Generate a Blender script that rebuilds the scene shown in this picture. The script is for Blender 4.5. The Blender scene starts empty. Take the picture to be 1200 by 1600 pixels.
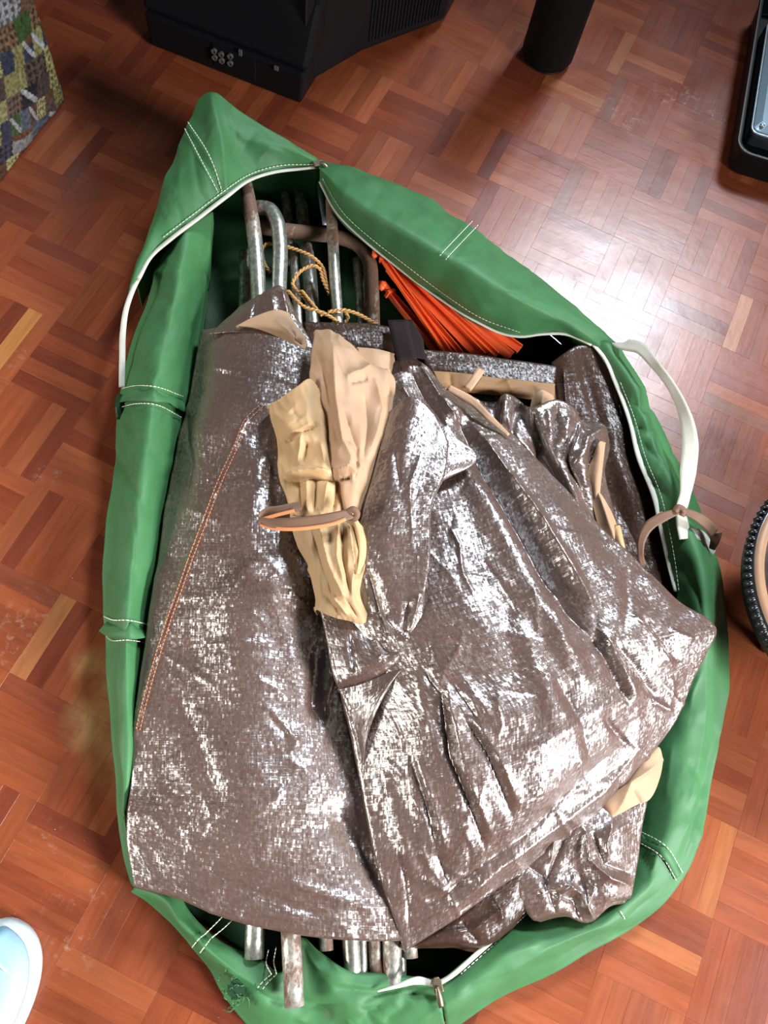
import bpy, bmesh, math, random
import numpy as np
from mathutils import Vector, Matrix

# ------------------------------------------------------------------ camera
H = 1.1385                      # camera height (m); floor is z = 0, the camera stands over x = y = 0
PITCH, ROLL, FOC = 0.373279, 0.294622, 1300.0     # radians off the nadir, roll, focal length in px of a 1200x1600 frame
cp, sp = math.cos(PITCH), math.sin(PITCH)
FW = np.array([0, sp, -cp]); RT0 = np.array([1., 0, 0]); UP0 = np.cross(RT0, FW)
cr, sr = math.cos(ROLL), math.sin(ROLL)
RT = cr * RT0 + sr * UP0; UP = -sr * RT0 + cr * UP0
scene = bpy.context.scene
COL = scene.collection
cam_d = bpy.data.cameras.new('camera'); cam = bpy.data.objects.new('camera', cam_d); COL.objects.link(cam)
cam_d.sensor_fit = 'VERTICAL'; cam_d.sensor_height = 32.0; cam_d.sensor_width = 24.0
cam_d.lens = FOC / 1600.0 * 32.0; cam_d.clip_start = 0.02
M4 = Matrix([[RT[0], UP[0], -FW[0], 0], [RT[1], UP[1], -FW[1], 0], [RT[2], UP[2], -FW[2], H], [0, 0, 0, 1]])
cam.matrix_world = M4
scene.camera = cam

# ------------------------------------------------------------------ world, lights, exposure
world = bpy.data.worlds.new('world'); scene.world = world; world.use_nodes = True
world.node_tree.nodes['Background'].inputs[0].default_value = (0.75, 0.85, 1.0, 1)
world.node_tree.nodes['Background'].inputs[1].default_value = 0.065

def area(name, loc, target, sx, sy, power, color, spread=180):
    d = bpy.data.lights.new(name, 'AREA'); o = bpy.data.objects.new(name, d); COL.objects.link(o)
    d.shape = 'RECTANGLE'; d.size = sx; d.size_y = sy; d.energy = power; d.color = color; d.spread = math.radians(spread)
    o.location = loc
    o.rotation_euler = (Vector(target) - Vector(loc)).to_track_quat('-Z', 'Y').to_euler()
    return o
area('window_light_forward', (0.88, 3.25, 3.35), (0.25, 0.30, 0.0), 0.85, 0.8, 21, (0.80, 0.90, 1.0), 38)
area('window_light_right', (2.7, -0.75, 1.65), (0.0, -0.15, 0.1), 1.1, 0.9, 54, (0.96, 0.97, 1.0), 62)
area('fill_light_back', (-3.3, -2.0, 1.35), (-0.40, -0.28, 0.0), 1.6, 1.2, 15, (1.0, 0.95, 0.88), 34)  # warm fill added behind the camera to brighten the lower-left floor
scene.view_settings.view_transform = 'Standard'; scene.view_settings.look = 'None'
scene.view_settings.gamma = 1.0; scene.view_settings.use_curve_mapping = False
scene.view_settings.exposure = -0.34

# ------------------------------------------------------------------ helpers
rng = random.Random(7)

def W(x, y, z=0.0):
    """picture direction -> the world point at height z"""
    d = FW + (x - 600.0) / FOC * RT - (y - 800.0) / FOC * UP
    return np.array([0, 0, H]) + d * ((z - H) / d[2])

def WP(pts):
    return np.array([W(*p) for p in pts])

def proj(P):
    d = np.asarray(P) - np.array([0, 0, H]); z = d @ FW
    return np.stack([600 + FOC * (d @ RT) / z, 800 - FOC * (d @ UP) / z], -1)

def crom(P, n):
    """resample a control polyline to n points by a chordal Catmull-Rom spline (axis 0)"""
    P = np.asarray(P, float)
    if len(P) == 1: return np.repeat(P, n, 0)
    flat = P.reshape(len(P), -1, 3)
    seg = np.linalg.norm(np.diff(flat, axis=0), axis=2).mean(1) + 1e-9
    t = np.r_[0, np.cumsum(seg)]
    m = np.zeros_like(flat)
    for i in range(len(P)):
        if i == 0: m[i] = (flat[1] - flat[0]) / seg[0]
        elif i == len(P) - 1: m[i] = (flat[-1] - flat[-2]) / seg[-1]
        else:
            a = (flat[i] - flat[i-1]) / seg[i-1]; b = (flat[i+1] - flat[i]) / seg[i]
            m[i] = (a * seg[i] + b * seg[i-1]) / (seg[i] + seg[i-1])
    s = np.linspace(0, t[-1], n); k = np.clip(np.searchsorted(t, s, side='right') - 1, 0, len(P) - 2)
    h = seg[k]; u = ((s - t[k]) / h)[:, None, None]; h = h[:, None, None]
    r = (2*u**3 - 3*u**2 + 1) * flat[k] + (u**3 - 2*u**2 + u) * h * m[k] + (-2*u**3 + 3*u**2) * flat[k+1] + (u**3 - u**2) * h * m[k+1]
    return r.reshape((n,) + P.shape[1:])

def pnoise(x, y, seed=0):
    x = np.asarray(x, float); y = np.asarray(y, float)
    xi = np.floor(x).astype(np.int64); yi = np.floor(y).astype(np.int64); fx = x - xi; fy = y - yi
    def g(ix, iy, dx, dy):
        hsh = (ix * 374761393 + iy * 668265263 + seed * 974634533) & 0xffffffff
        hsh = ((hsh ^ (hsh >> 13)) * 1274126177) & 0xffffffff
        a = (hsh ^ (hsh >> 16)) / 4294967296.0 * 2 * math.pi
        return np.cos(a) * dx + np.sin(a) * dy
    sx = fx*fx*fx*(fx*(fx*6-15)+10); sy = fy*fy*fy*(fy*(fy*6-15)+10)
    n0 = g(xi, yi, fx, fy) * (1-sx) + g(xi+1, yi, fx-1, fy) * sx
    n1 = g(xi, yi+1, fx, fy-1) * (1-sx) + g(xi+1, yi+1, fx-1, fy-1) * sx
    return (n0 * (1-sy) + n1 * sy) * 1.5

def link(name, me, m, parent=None):
    o = bpy.data.objects.new(name, me); COL.objects.link(o)
    if m is not None and len(me.materials) == 0: me.materials.append(m)
    if parent is not None: o.parent = parent
    return o

def tag(o, label=None, cat=None, group=None, kind=None):
    if label: o['label'] = label
    if cat: o['category'] = cat
    if group: o['group'] = group
    if kind: o['kind'] = kind
    return o

def thing(name, label, cat, group=None):
    """an Empty that parents the parts; stays at the world origin of the floor below its parts (set by settle)"""
    o = bpy.data.objects.new(name, None); COL.objects.link(o); o.empty_display_size = 0.05
    return tag(o, label, cat, group)

def settle(root):
    """move the Empty to the base of its parts without moving the parts"""
    pts = []
    for ch in root.children:
        if ch.type == 'MESH': pts += [np.array(v.co) for v in ch.data.vertices]
    pts = np.array(pts)
    c = np.array([*(pts[:, :2].min(0) + pts[:, :2].max(0)) / 2, pts[:, 2].min()])
    root.location = c
    for ch in root.children:
        ch.matrix_parent_inverse = Matrix.Translation(-Vector(c))

def mesh_from(V, F, uv=None, smooth=True):
    me = bpy.data.meshes.new('m'); me.from_pydata([tuple(v) for v in V], [], [tuple(f) for f in F])
    if smooth: me.polygons.foreach_set('use_smooth', [True] * len(me.polygons))
    if uv is not None:
        l = me.uv_layers.new(name='UVMap'); idx = np.zeros(len(me.loops), np.int32); me.loops.foreach_get('vertex_index', idx)
        l.data.foreach_set('uv', np.asarray(uv, float)[idx].ravel())
    me.update()
    return me

def seg_dist(px, poly):
    """distance and arclength fraction and signed side of points px to a polyline"""
    poly = np.asarray(poly, float); best = np.full(len(px), 1e9); tt = np.zeros(len(px)); sg = np.zeros(len(px))
    L = np.r_[0, np.cumsum(np.linalg.norm(np.diff(poly, axis=0), axis=1))]
    for i in range(len(poly) - 1):
        a, b = poly[i], poly[i+1]; ab = b - a; l2 = ab @ ab
        t = np.clip(((px - a) @ ab) / l2, 0, 1); q = a + t[:, None] * ab; d = np.linalg.norm(px - q, axis=1)
        c = ab[0] * (px[:, 1] - a[1]) - ab[1] * (px[:, 0] - a[0])
        w = d < best; best[w] = d[w]; tt[w] = ((L[i] + t * math.sqrt(l2)) / L[-1])[w]; sg[w] = np.sign(c)[w]
    return best, tt, sg

PATCH = {}
def fine(n, x0, x1, y0, y1, deg, jit, l0, l1, amp, w=2.5, seed=1):
    """n small sharp creases scattered over a cloth, mostly along one direction"""
    r = random.Random(seed); out = []
    for _ in range(n):
        x, y, t, l = r.uniform(x0, x1), r.uniform(y0, y1), math.radians(deg + r.gauss(0, jit)), r.uniform(l0, l1)
        p = [(x, y)]; 
        for k in range(3):
            t += r.gauss(0, .22); x += math.cos(t) * l / 3; y += math.sin(t) * l / 3; p.append((x, y))
        out.append((p, w * r.uniform(.7, 1.5), amp * r.choice((-1, 1, 1)) * r.uniform(.5, 1.2)))
    return out
def loft(name, rows, m, parent, nu=60, nv=80, creases=(), noise=(), pad=(0, 0, 0, 0), thick=0.0015, uvscale=1.0, key=None, sharp=False, padin=0.3):
    """a cloth: control rows of (x, y, height) -> smooth net, wrinkled along its normals.
    creases: (polyline, width, amplitude[, 'f' keeps ends full | 's' a step]); noise: (scale_u, scale_v, amp, seed[, ridged])
    pad: hem depth at (u0, u1, v0, v1): the border turns down by that much"""
    R = np.array([crom(WP(r), nu) for r in rows])
    G = crom(R, nv)                                      # nv, nu, 3
    du = np.gradient(G, axis=1); dv = np.gradient(G, axis=0)
    lu = np.linalg.norm(du, axis=2); lv = np.linalg.norm(dv, axis=2)
    wu = lu.mean() * nu; wv = lv.mean() * nv
    Ucoord = np.cumsum(lu, axis=1); Ucoord = Ucoord - Ucoord[:, nu//2:nu//2+1]; Vcoord = np.cumsum(lv, axis=0)
    Vcoord = np.repeat(Vcoord.mean(1)[:, None], nu, 1)
    N = np.cross(du, dv); N /= np.linalg.norm(N, axis=2, keepdims=True) + 1e-12
    if N[..., 2].mean() < 0: N = -N
    N = N * 0.6 + np.array([0, 0, 0.4]); N /= np.linalg.norm(N, axis=2, keepdims=True)
    P2 = proj(G.reshape(-1, 3)); off = np.zeros(nu * nv)
    for c in creases:
        line, w, a = c[:3]; mode = c[3] if len(c) > 3 else ''
        d, t, s = seg_dist(P2, line)
        env = np.clip(np.minimum(t, 1 - t) * 5, 0, 1) ** 0.7 if 'f' not in mode else 1.0
        if 's' in mode: off += a * env * 0.5 * (1 + np.tanh(s * d / w)) * np.exp(-(d / (w * 6)) ** 2)
        elif 'g' in mode: off += a * env * np.exp(-(d / w) ** 2)
        else: off += a * env * np.exp(-(d / w))
    for q in noise:
        su, sv, a, sd = q[:4]
        n = pnoise(Ucoord.ravel() / su + sd * 3.1, Vcoord.ravel() / sv + sd * 1.7, sd)
        if len(q) > 4: n = (1 - np.abs(n) * 2) * 0.7
        off += a * n
    G = G + N * off.reshape(nv, nu)[..., None]
    PATCH[key or name] = (G.reshape(-1, 3).copy(), proj(G.reshape(-1, 3)), N.reshape(-1, 3))
    uv = np.stack([Ucoord, Vcoord], -1) * uvscale
    # hems
    def ext(G, uv, axis, end, depth):
        A = np.moveaxis(G, axis, 0); B = np.moveaxis(uv, axis, 0)
        e, i = (A[0], A[1]) if end == 0 else (A[-1], A[-2])
        eu = B[0] if end == 0 else B[-1]; iu = B[1] if end == 0 else B[-2]
        o = e - i; o[..., 2] = 0; o /= np.linalg.norm(o, axis=1, keepdims=True) + 1e-9
        dirv = (eu - iu); dirv = dirv / (np.linalg.norm(dirv, axis=1, keepdims=True) + 1e-9)
        dd = np.full(len(e), depth) if depth > 0 else np.maximum(e[:, 2] - 0.002, 0.001)      # negative: down to the floor
        r = np.minimum(0.004, dd * 0.4)[:, None]; z = np.array([0, 0, 1.])
        lay = [e + o * r * 0.7 - z * r * 0.3, e + o * r - z * r, e + o * r * (1 - padin) - z * (dd[:, None] * 0.5 + r * .5), e - o * r * padin - z * dd[:, None]]
        lays = np.array(lay); us = np.array([eu + dirv * k * dd[:, None] * uvscale for k in (.1, .25, .6, 1.0)])
        if end == 0: A = np.concatenate([lays[::-1], A]); B = np.concatenate([us[::-1], B])
        else: A = np.concatenate([A, lays]); B = np.concatenate([B, us])
        return np.moveaxis(A, 0, axis), np.moveaxis(B, 0, axis)
    for k, (ax, en) in enumerate(((1, 0), (1, 1), (0, 0), (0, 1))):
        if pad[k]: G, uv = ext(G, uv, ax, en, pad[k])
    n_v, n_u = G.shape[:2]
    idx = np.arange(n_v * n_u).reshape(n_v, n_u)
    F = np.stack([idx[:-1, :-1], idx[:-1, 1:], idx[1:, 1:], idx[1:, :-1]], -1).reshape(-1, 4)
    a, b = G[0, 1] - G[0, 0], G[1, 0] - G[0, 0]
    mid = np.cross(G[n_v//2, n_u//2+1] - G[n_v//2, n_u//2], G[n_v//2+1, n_u//2] - G[n_v//2, n_u//2])
    if mid[2] < 0: F = F[:, ::-1]
    me = mesh_from(G.reshape(-1, 3), F, uv.reshape(-1, 2))
    o = link(name, me, m, parent)
    if thick:
        s = o.modifiers.new('thickness', 'SOLIDIFY'); s.thickness = thick; s.offset = -1
    return o

def on(key, x, y, lift=0.001):
    P, px, N = PATCH[key]; d = np.hypot(px[:, 0] - x, px[:, 1] - y); k = np.argsort(d)[:3]
    w = 1 / (d[k] + .3); w /= w.sum()
    n = (N[k] * w[:, None]).sum(0); p = (P[k] * w[:, None]).sum(0)
    q = W(x, y, p[2])                                   # keep the direction, take the height of the cloth
    return q + n * lift

def tube_mesh(V, F, P, r, sides=8, caps=True, hollow=False):
    P = np.asarray(P, float); n = len(P); r = np.broadcast_to(np.asarray(r, float), (n,))
    T = np.gradient(P, axis=0); T /= np.linalg.norm(T, axis=1, keepdims=True) + 1e-12
    ref = np.array([0, 0, 1.]) if abs(T[0][2]) < .9 else np.array([1., 0, 0])
    a = np.cross(T[0], ref); a /= np.linalg.norm(a); rings = []
    base = len(V)
    for i in range(n):
        a = a - T[i] * (a @ T[i]); a /= np.linalg.norm(a); b = np.cross(T[i], a)
        rings.append([P[i] + r[i] * (math.cos(t) * a + math.sin(t) * b) for t in np.linspace(0, 2*math.pi, sides, endpoint=False)])
    if hollow:                                             # open end at the last point
        c = P[-1]; inner = [c + (q - c) * 0.72 for q in rings[-1]]
        rings.append(inner); rings.append([q - T[-1] * r[-1] * 2.5 for q in inner])
    for ring in rings: V.extend(ring)
    for i in range(len(rings) - 1):
        for k in range(sides):
            p = base + i * sides; k2 = (k + 1) % sides
            F.append((p + k, p + sides + k, p + sides + k2, p + k2))
    if caps:
        F.append(tuple(base + k for k in range(sides)))
        F.append(tuple(base + (len(rings) - 1) * sides + k for k in reversed(range(sides))))

def tube(name, P, r, m, parent=None, sides=8, n=None, hollow=False, attr=None):
    P = np.asarray(P, float)
    if n: P = crom(P, n)
    V, F = [], []; tube_mesh(V, F, P, r, sides, True, hollow)
    me = mesh_from(V, F)
    if attr is not None:
        a = me.attributes.new('rust', 'FLOAT', 'POINT'); vals = np.repeat(np.interp(np.linspace(0, 1, len(P)), np.linspace(0, 1, len(attr)), attr), sides)
        vals = np.r_[vals, np.full(len(V) - len(vals), 1.0)]; a.data.foreach_set('value', vals)
    return link(name, me, m, parent)

def ribbon(name, P, width, m, parent=None, tilt=0.0, n=40, thick=0.0012, across=4, up=None, bow=0.0, uvs=1.0):
    """a band of cloth along P; tilt (degrees, number or list) turns it about its own length"""
    P = np.asarray(P, float); k = len(P)
    til = np.interp(np.linspace(0, 1, n), np.linspace(0, 1, np.size(tilt)) if np.size(tilt) > 1 else [0, 1], np.atleast_1d(tilt) if np.size(tilt) > 1 else [tilt, tilt])
    wid = np.interp(np.linspace(0, 1, n), np.linspace(0, 1, np.size(width)) if np.size(width) > 1 else [0, 1], np.atleast_1d(width) if np.size(width) > 1 else [width, width])
    C = crom(P, n); T = np.gradient(C, axis=0); T /= np.linalg.norm(T, axis=1, keepdims=True) + 1e-12
    upv = np.array([0, 0, 1.]) if up is None else np.asarray(up, float)
    S = np.cross(T, upv); S /= np.linalg.norm(S, axis=1, keepdims=True) + 1e-12; B = np.cross(S, T)
    ca, sa = np.cos(np.radians(til))[:, None], np.sin(np.radians(til))[:, None]
    S2 = S * ca + B * sa; B2 = -S * sa + B * ca
    V, uv, F = [], [], []; L = np.r_[0, np.cumsum(np.linalg.norm(np.diff(C, axis=0), axis=1))]
    for i in range(n):
        for j in range(across + 1):
            f = j / across - .5
            V.append(C[i] + S2[i] * wid[i] * f + B2[i] * bow * (.25 - f * f) * 4); uv.append((f * wid[i] * uvs, L[i] * uvs))
    a1 = across + 1
    for i in range(n - 1):
        for j in range(across): F.append((i*a1+j, i*a1+j+1, (i+1)*a1+j+1, (i+1)*a1+j))
    o = link(name, mesh_from(V, F, uv), m, parent)
    s = o.modifiers.new('thickness', 'SOLIDIFY'); s.thickness = thick; s.offset = 0
    return o

def dashes(name, P, m, parent, r=0.0006, step=0.006, gap=0.35, n=200):
    """a row of thread stitches along P"""
    C = crom(P, n); L = np.r_[0, np.cumsum(np.linalg.norm(np.diff(C, axis=0), axis=1))]; V, F = [], []
    s = 0.0
    while s < L[-1] - step * .3:
        e = min(s + step * (1 - gap), L[-1])
        q = np.array([[np.interp(t, L, C[:, c]) for c in range(3)] for t in np.linspace(s, e, 3)]); q[1, 2] += r * .6
        tube_mesh(V, F, q, r, 5); s += step
    return link(name, mesh_from(V, F), m, parent)

def prism(V, F, bottom, top):
    """loft between two closed loops of world points, both capped"""
    b = len(V); n = len(bottom); V.extend([np.array(p, float) for p in bottom]); V.extend([np.array(p, float) for p in top])
    for k in range(n): F.append((b+k, b+(k+1) % n, b+n+(k+1) % n, b+n+k))
    F.append(tuple(b + k for k in reversed(range(n)))); F.append(tuple(b + n + k for k in range(n)))

def solid(name, loops, m, parent=None, bevel=0.0, smooth=False, segs=2):
    V, F = [], []; n = len(loops[0])
    for L in loops: V.extend([np.array(p, float) for p in L])
    for i in range(len(loops) - 1):
        for k in range(n): F.append((i*n+k, i*n+(k+1) % n, (i+1)*n+(k+1) % n, (i+1)*n+k))
    F.append(tuple(reversed(range(n)))); F.append(tuple((len(loops)-1)*n + k for k in range(n)))
    me = mesh_from(V, F, smooth=smooth)
    bm = bmesh.new(); bm.from_mesh(me); bmesh.ops.recalc_face_normals(bm, faces=bm.faces); bm.to_mesh(me); bm.free()
    if smooth: me.polygons.foreach_set('use_smooth', [True] * len(me.polygons))
    o = link(name, me, m, parent)
    if bevel:
        b = o.modifiers.new('bevel', 'BEVEL'); b.width = bevel; b.segments = segs; b.limit_method = 'ANGLE'; b.angle_limit = math.radians(35)
    return o

def lathe(name, prof, c, m, parent=None, sides=48, smooth=True):
    V, F = [], []; n = len(prof)
    for k in range(sides):
        t = 2 * math.pi * k / sides
        for r, z in prof: V.append((c[0] + r * math.cos(t), c[1] + r * math.sin(t), z))
    for k in range(sides):
        k2 = (k + 1) % sides
        for i in range(n - 1): F.append((k*n+i, k2*n+i, k2*n+i+1, k*n+i+1))
    me = mesh_from(V, F, smooth=smooth)
    bm = bmesh.new(); bm.from_mesh(me); bmesh.ops.remove_doubles(bm, verts=bm.verts, dist=1e-5); bmesh.ops.recalc_face_normals(bm, faces=bm.faces); bm.to_mesh(me); bm.free()
    return link(name, me, m, parent)

# ------------------------------------------------------------------ materials
def mat(name):
    m = bpy.data.materials.new(name); m.use_nodes = True; nt = m.node_tree
    return m, nt, nt.nodes['Principled BSDF']
def nd(nt, t, **kw):
    n = nt.nodes.new(t)
    for k, v in kw.items(): setattr(n, k, v)
    return n
def setin(n, **kw):
    for k, v in kw.items(): n.inputs[k.replace('_', ' ')].default_value = v
def mixc(nt, fac, a, b, blend='MIX'):
    n = nd(nt, 'ShaderNodeMix', data_type='RGBA', blend_type=blend)
    for s, v in ((0, fac), (6, a), (7, b)):
        if hasattr(v, 'links'): nt.links.new(v, n.inputs[s])
        else: n.inputs[s].default_value = v if s == 0 else (*v, 1) if len(v) == 3 else v
    return n.outputs[2]
def mathn(nt, op, a, b=0.5, c=None):
    n = nd(nt, 'ShaderNodeMath', operation=op)
    for s, v in ((0, a), (1, b), (2, c)):
        if v is None: continue
        if hasattr(v, 'links'): nt.links.new(v, n.inputs[s])
        else: n.inputs[s].default_value = v
    return n.outputs[0]
def ramp(nt, fac, lo, hi):
    n = nd(nt, 'ShaderNodeMapRange'); nt.links.new(fac, n.inputs[0]); n.inputs[1].default_value = lo; n.inputs[2].default_value = hi
    return n.outputs[0]
def noise(nt, vec, scale, detail=3, rough=.55):
    n = nd(nt, 'ShaderNodeTexNoise'); setin(n, Scale=scale, Detail=detail, Roughness=rough)
    if vec is not None: nt.links.new(vec, n.inputs['Vector'])
    return n.outputs[0]
def mapping(nt, vec, scale=(1, 1, 1), rot=(0, 0, 0)):
    n = nd(nt, 'ShaderNodeMapping'); n.inputs['Scale'].default_value = scale; n.inputs['Rotation'].default_value = rot
    nt.links.new(vec, n.inputs[0]); return n.outputs[0]
def bump(nt, h, strength, dist, prev=None):
    n = nd(nt, 'ShaderNodeBump'); n.inputs['Strength'].default_value = strength; n.inputs['Distance'].default_value = dist
    nt.links.new(h, n.inputs['Height'])
    if prev is not None: nt.links.new(prev, n.inputs['Normal'])
    return n.outputs[0]
def plain(name, col, rough=.5, metal=0.0, spec=.5, nscale=0, namp=.15, bscale=0, bstr=.2, bdist=.001):
    m, nt, b = mat(name); tc = nd(nt, 'ShaderNodeTexCoord')
    setin(b, Roughness=rough, Metallic=metal); b.inputs['Specular IOR Level'].default_value = spec
    b.inputs['Base Color'].default_value = (*col, 1)
    if nscale:
        f = noise(nt, tc.outputs['Object'], nscale)
        nt.links.new(mixc(nt, f, tuple(c * (1 - namp*2) for c in col), tuple(c * (1 + namp*2) for c in col)), b.inputs['Base Color'])
    if bscale: nt.links.new(bump(nt, noise(nt, tc.outputs['Object'], bscale), bstr, bdist), b.inputs['Normal'])
    return m

def wood_mat(name, single):
    m, nt, b = mat(name)
    if single:
        oi = nd(nt, 'ShaderNodeObjectInfo'); col = oi.outputs['Color']; tc = nd(nt, 'ShaderNodeTexCoord')
        va = nd(nt, 'ShaderNodeVectorMath', operation='MULTIPLY_ADD'); va.inputs[1].default_value = (7.3, 5.1, 3.7)
        nt.links.new(oi.outputs['Location'], va.inputs[0]); nt.links.new(tc.outputs['Object'], va.inputs[2]); vec = va.outputs[0]
    else:
        at = nd(nt, 'ShaderNodeAttribute', attribute_name='tint'); col = at.outputs['Color']
        uvn = nd(nt, 'ShaderNodeUVMap'); vec = uvn.outputs[0]
    ge = nd(nt, 'ShaderNodeNewGeometry')
    g1 = noise(nt, mapping(nt, vec, (16, 150, 16)), 1.0, 4, .6)
    g2 = noise(nt, mapping(nt, vec, (5, 45, 5)), 1.0, 3, .5)
    c = mixc(nt, mathn(nt, 'MULTIPLY', ramp(nt, g1, .40, .80), .55), col, (.55, .42, .36), 'MULTIPLY')
    c = mixc(nt, ramp(nt, g2, .3, .8), c, mixc(nt, 1.0, c, (1.35, 1.3, 1.2), 'MULTIPLY'))
    # worn varnish: pale scuffs in a few places of the floor, and a yellowish peeling stain beside the bag
    scuff = noise(nt, mapping(nt, ge.outputs['Position'], (60, 60, 60)), 1.0, 6, .75)
    tot = None
    for (x, y, r, s) in WEAR:
        p = W(x, y, 0); vm = nd(nt, 'ShaderNodeVectorMath', operation='DISTANCE'); nt.links.new(ge.outputs['Position'], vm.inputs[0]); vm.inputs[1].default_value = p
        f = nd(nt, 'ShaderNodeMapRange'); nt.links.new(vm.outputs['Value'], f.inputs[0]); f.inputs[1].default_value = r; f.inputs[2].default_value = r * .2; f.inputs[4].default_value = s
        tot = f.outputs[0] if tot is None else mathn(nt, 'MAXIMUM', tot, f.outputs[0])
    wear = mathn(nt, 'MULTIPLY', ramp(nt, scuff, .54, .70), tot)
    c = mixc(nt, mathn(nt, 'MULTIPLY', wear, .6), c, (.42, .33, .25))
    st = None
    for (x, y, r) in STAIN:
        p = W(x, y, 0); vm = nd(nt, 'ShaderNodeVectorMath', operation='DISTANCE'); nt.links.new(ge.outputs['Position'], vm.inputs[0]); vm.inputs[1].default_value = p
        f = nd(nt, 'ShaderNodeMapRange'); nt.links.new(vm.outputs['Value'], f.inputs[0]); f.inputs[1].default_value = r; f.inputs[2].default_value = r * .35
        st = f.outputs[0] if st is None else mathn(nt, 'MAXIMUM', st, f.outputs[0])
    blot = noise(nt, mapping(nt, ge.outputs['Position'], (22, 22, 22)), 1.0, 4, .6)
    c = mixc(nt, mathn(nt, 'MULTIPLY', mathn(nt, 'MULTIPLY', st, ramp(nt, blot, .3, .55)), .6), c, (.36, .22, .085))
    dk = mathn(nt, 'MULTIPLY', st, ramp(nt, noise(nt, mapping(nt, ge.outputs['Position'], (35, 70, 35)), 1.0, 5, .7), .64, .68))
    c = mixc(nt, mathn(nt, 'MULTIPLY', dk, .8), c, (.09, .05, .02))
    dust = ramp(nt, noise(nt, mapping(nt, ge.outputs['Position'], (420, 420, 420)), 1.0, 1, .5), .80, .83)
    c = mixc(nt, mathn(nt, 'MULTIPLY', dust, .7), c, (.7, .62, .52))
    nt.links.new(c, b.inputs['Base Color'])
    rr = nd(nt, 'ShaderNodeMapRange'); nt.links.new(noise(nt, mapping(nt, ge.outputs['Position'], (9, 9, 9)), 1.0, 4, .6), rr.inputs[0])
    rr.inputs[1].default_value = .3; rr.inputs[2].default_value = .7; rr.inputs[3].default_value = .24; rr.inputs[4].default_value = .36
    nt.links.new(mathn(nt, 'MULTIPLY_ADD', wear, .3, rr.outputs[0]), b.inputs['Roughness'])
    b.inputs['Specular IOR Level'].default_value = .35
    h = bump(nt, g1, .12, .0006)
    h = bump(nt, noise(nt, mapping(nt, ge.outputs['Position'], (30, 30, 30)), 1.0, 3, .6), .12, .002, h)
    nt.links.new(h, b.inputs['Normal'])
    return m
WEAR = [(45, 965, .05, .8), (20, 1010, .04, .7), (115, 1480, .035, .8), (75, 745, .025, 1), (70, 1310, .03, .5), (160, 1395, .05, .5), (975, 180, .07, .6), (1060, 150, .06, .9), (1120, 180, .05, 1),
        (880, 80, .05, .6), (85, 1400, .03, .5), (920, 420, .10, .35), (1010, 1310, .02, .6), (30, 560, .03, .7), (1000, 420, .06, .4)]
STAIN = [(185, 1060, .055), (200, 1110, .05), (150, 1130, .05), (195, 1180, .06), (140, 1040, .03)]
WOOD1 = wood_mat('parquet_varnished_wood', True); WOOD2 = wood_mat('parquet_varnished_wood_joined', False)
GAP = plain('dark_joint', (.13, .05, .025), .6)

def nylon(name, col, rough=.58, bs=.35):
    m, nt, b = mat(name); uv = nd(nt, 'ShaderNodeUVMap').outputs[0]
    ge = nd(nt, 'ShaderNodeNewGeometry')
    n1 = noise(nt, mapping(nt, ge.outputs['Position'], (14, 14, 14)), 1.0, 4, .6)
    c = mixc(nt, ramp(nt, n1, .25, .8), tuple(x * .82 for x in col), tuple(x * 1.15 for x in col))
    nt.links.new(c, b.inputs['Base Color']); setin(b, Roughness=rough); b.inputs['Specular IOR Level'].default_value = .32
    b.inputs['Sheen Weight'].default_value = .12; b.inputs['Sheen Roughness'].default_value = .4; b.inputs['Sheen Tint'].default_value = (*[min(1, x * 3 + .02) for x in col], 1)
    w1 = nd(nt, 'ShaderNodeTexWave', wave_type='BANDS', bands_direction='X'); setin(w1, Scale=420.0, Distortion=.3); nt.links.new(uv, w1.inputs[0])
    w2 = nd(nt, 'ShaderNodeTexWave', wave_type='BANDS', bands_direction='Y'); setin(w2, Scale=420.0, Distortion=.3); nt.links.new(uv, w2.inputs[0])
    h = bump(nt, mathn(nt, 'ADD', w1.outputs[1], w2.outputs[1]), .10, .0004)
    rm = nd(nt, 'ShaderNodeTexNoise'); rm.noise_type = 'RIDGED_MULTIFRACTAL'; setin(rm, Scale=9.0, Detail=3.0); nt.links.new(ge.outputs['Position'], rm.inputs['Vector'])
    h = bump(nt, rm.outputs[0], bs * .35, .006, h)
    h = bump(nt, noise(nt, mapping(nt, ge.outputs['Position'], (30, 30, 30)), 1.0, 3, .5), bs * .5, .006, h)
    nt.links.new(h, b.inputs['Normal'])
    return m
GREEN = nylon('green_nylon', (.040, .136, .047)); GREEN_IN = nylon('green_nylon_shaded', (.007, .032, .011), .55)  # second green is darkened to carry the shade inside the bag
TAN = nylon('tan_nylon', (.40, .245, .145), .6, .6); YTAN = nylon('pale_tan_nylon', (.47, .295, .145), .6, .6)
BRTAPE = nylon('brown_tape', (.155, .082, .048), .6, .1)

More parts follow.
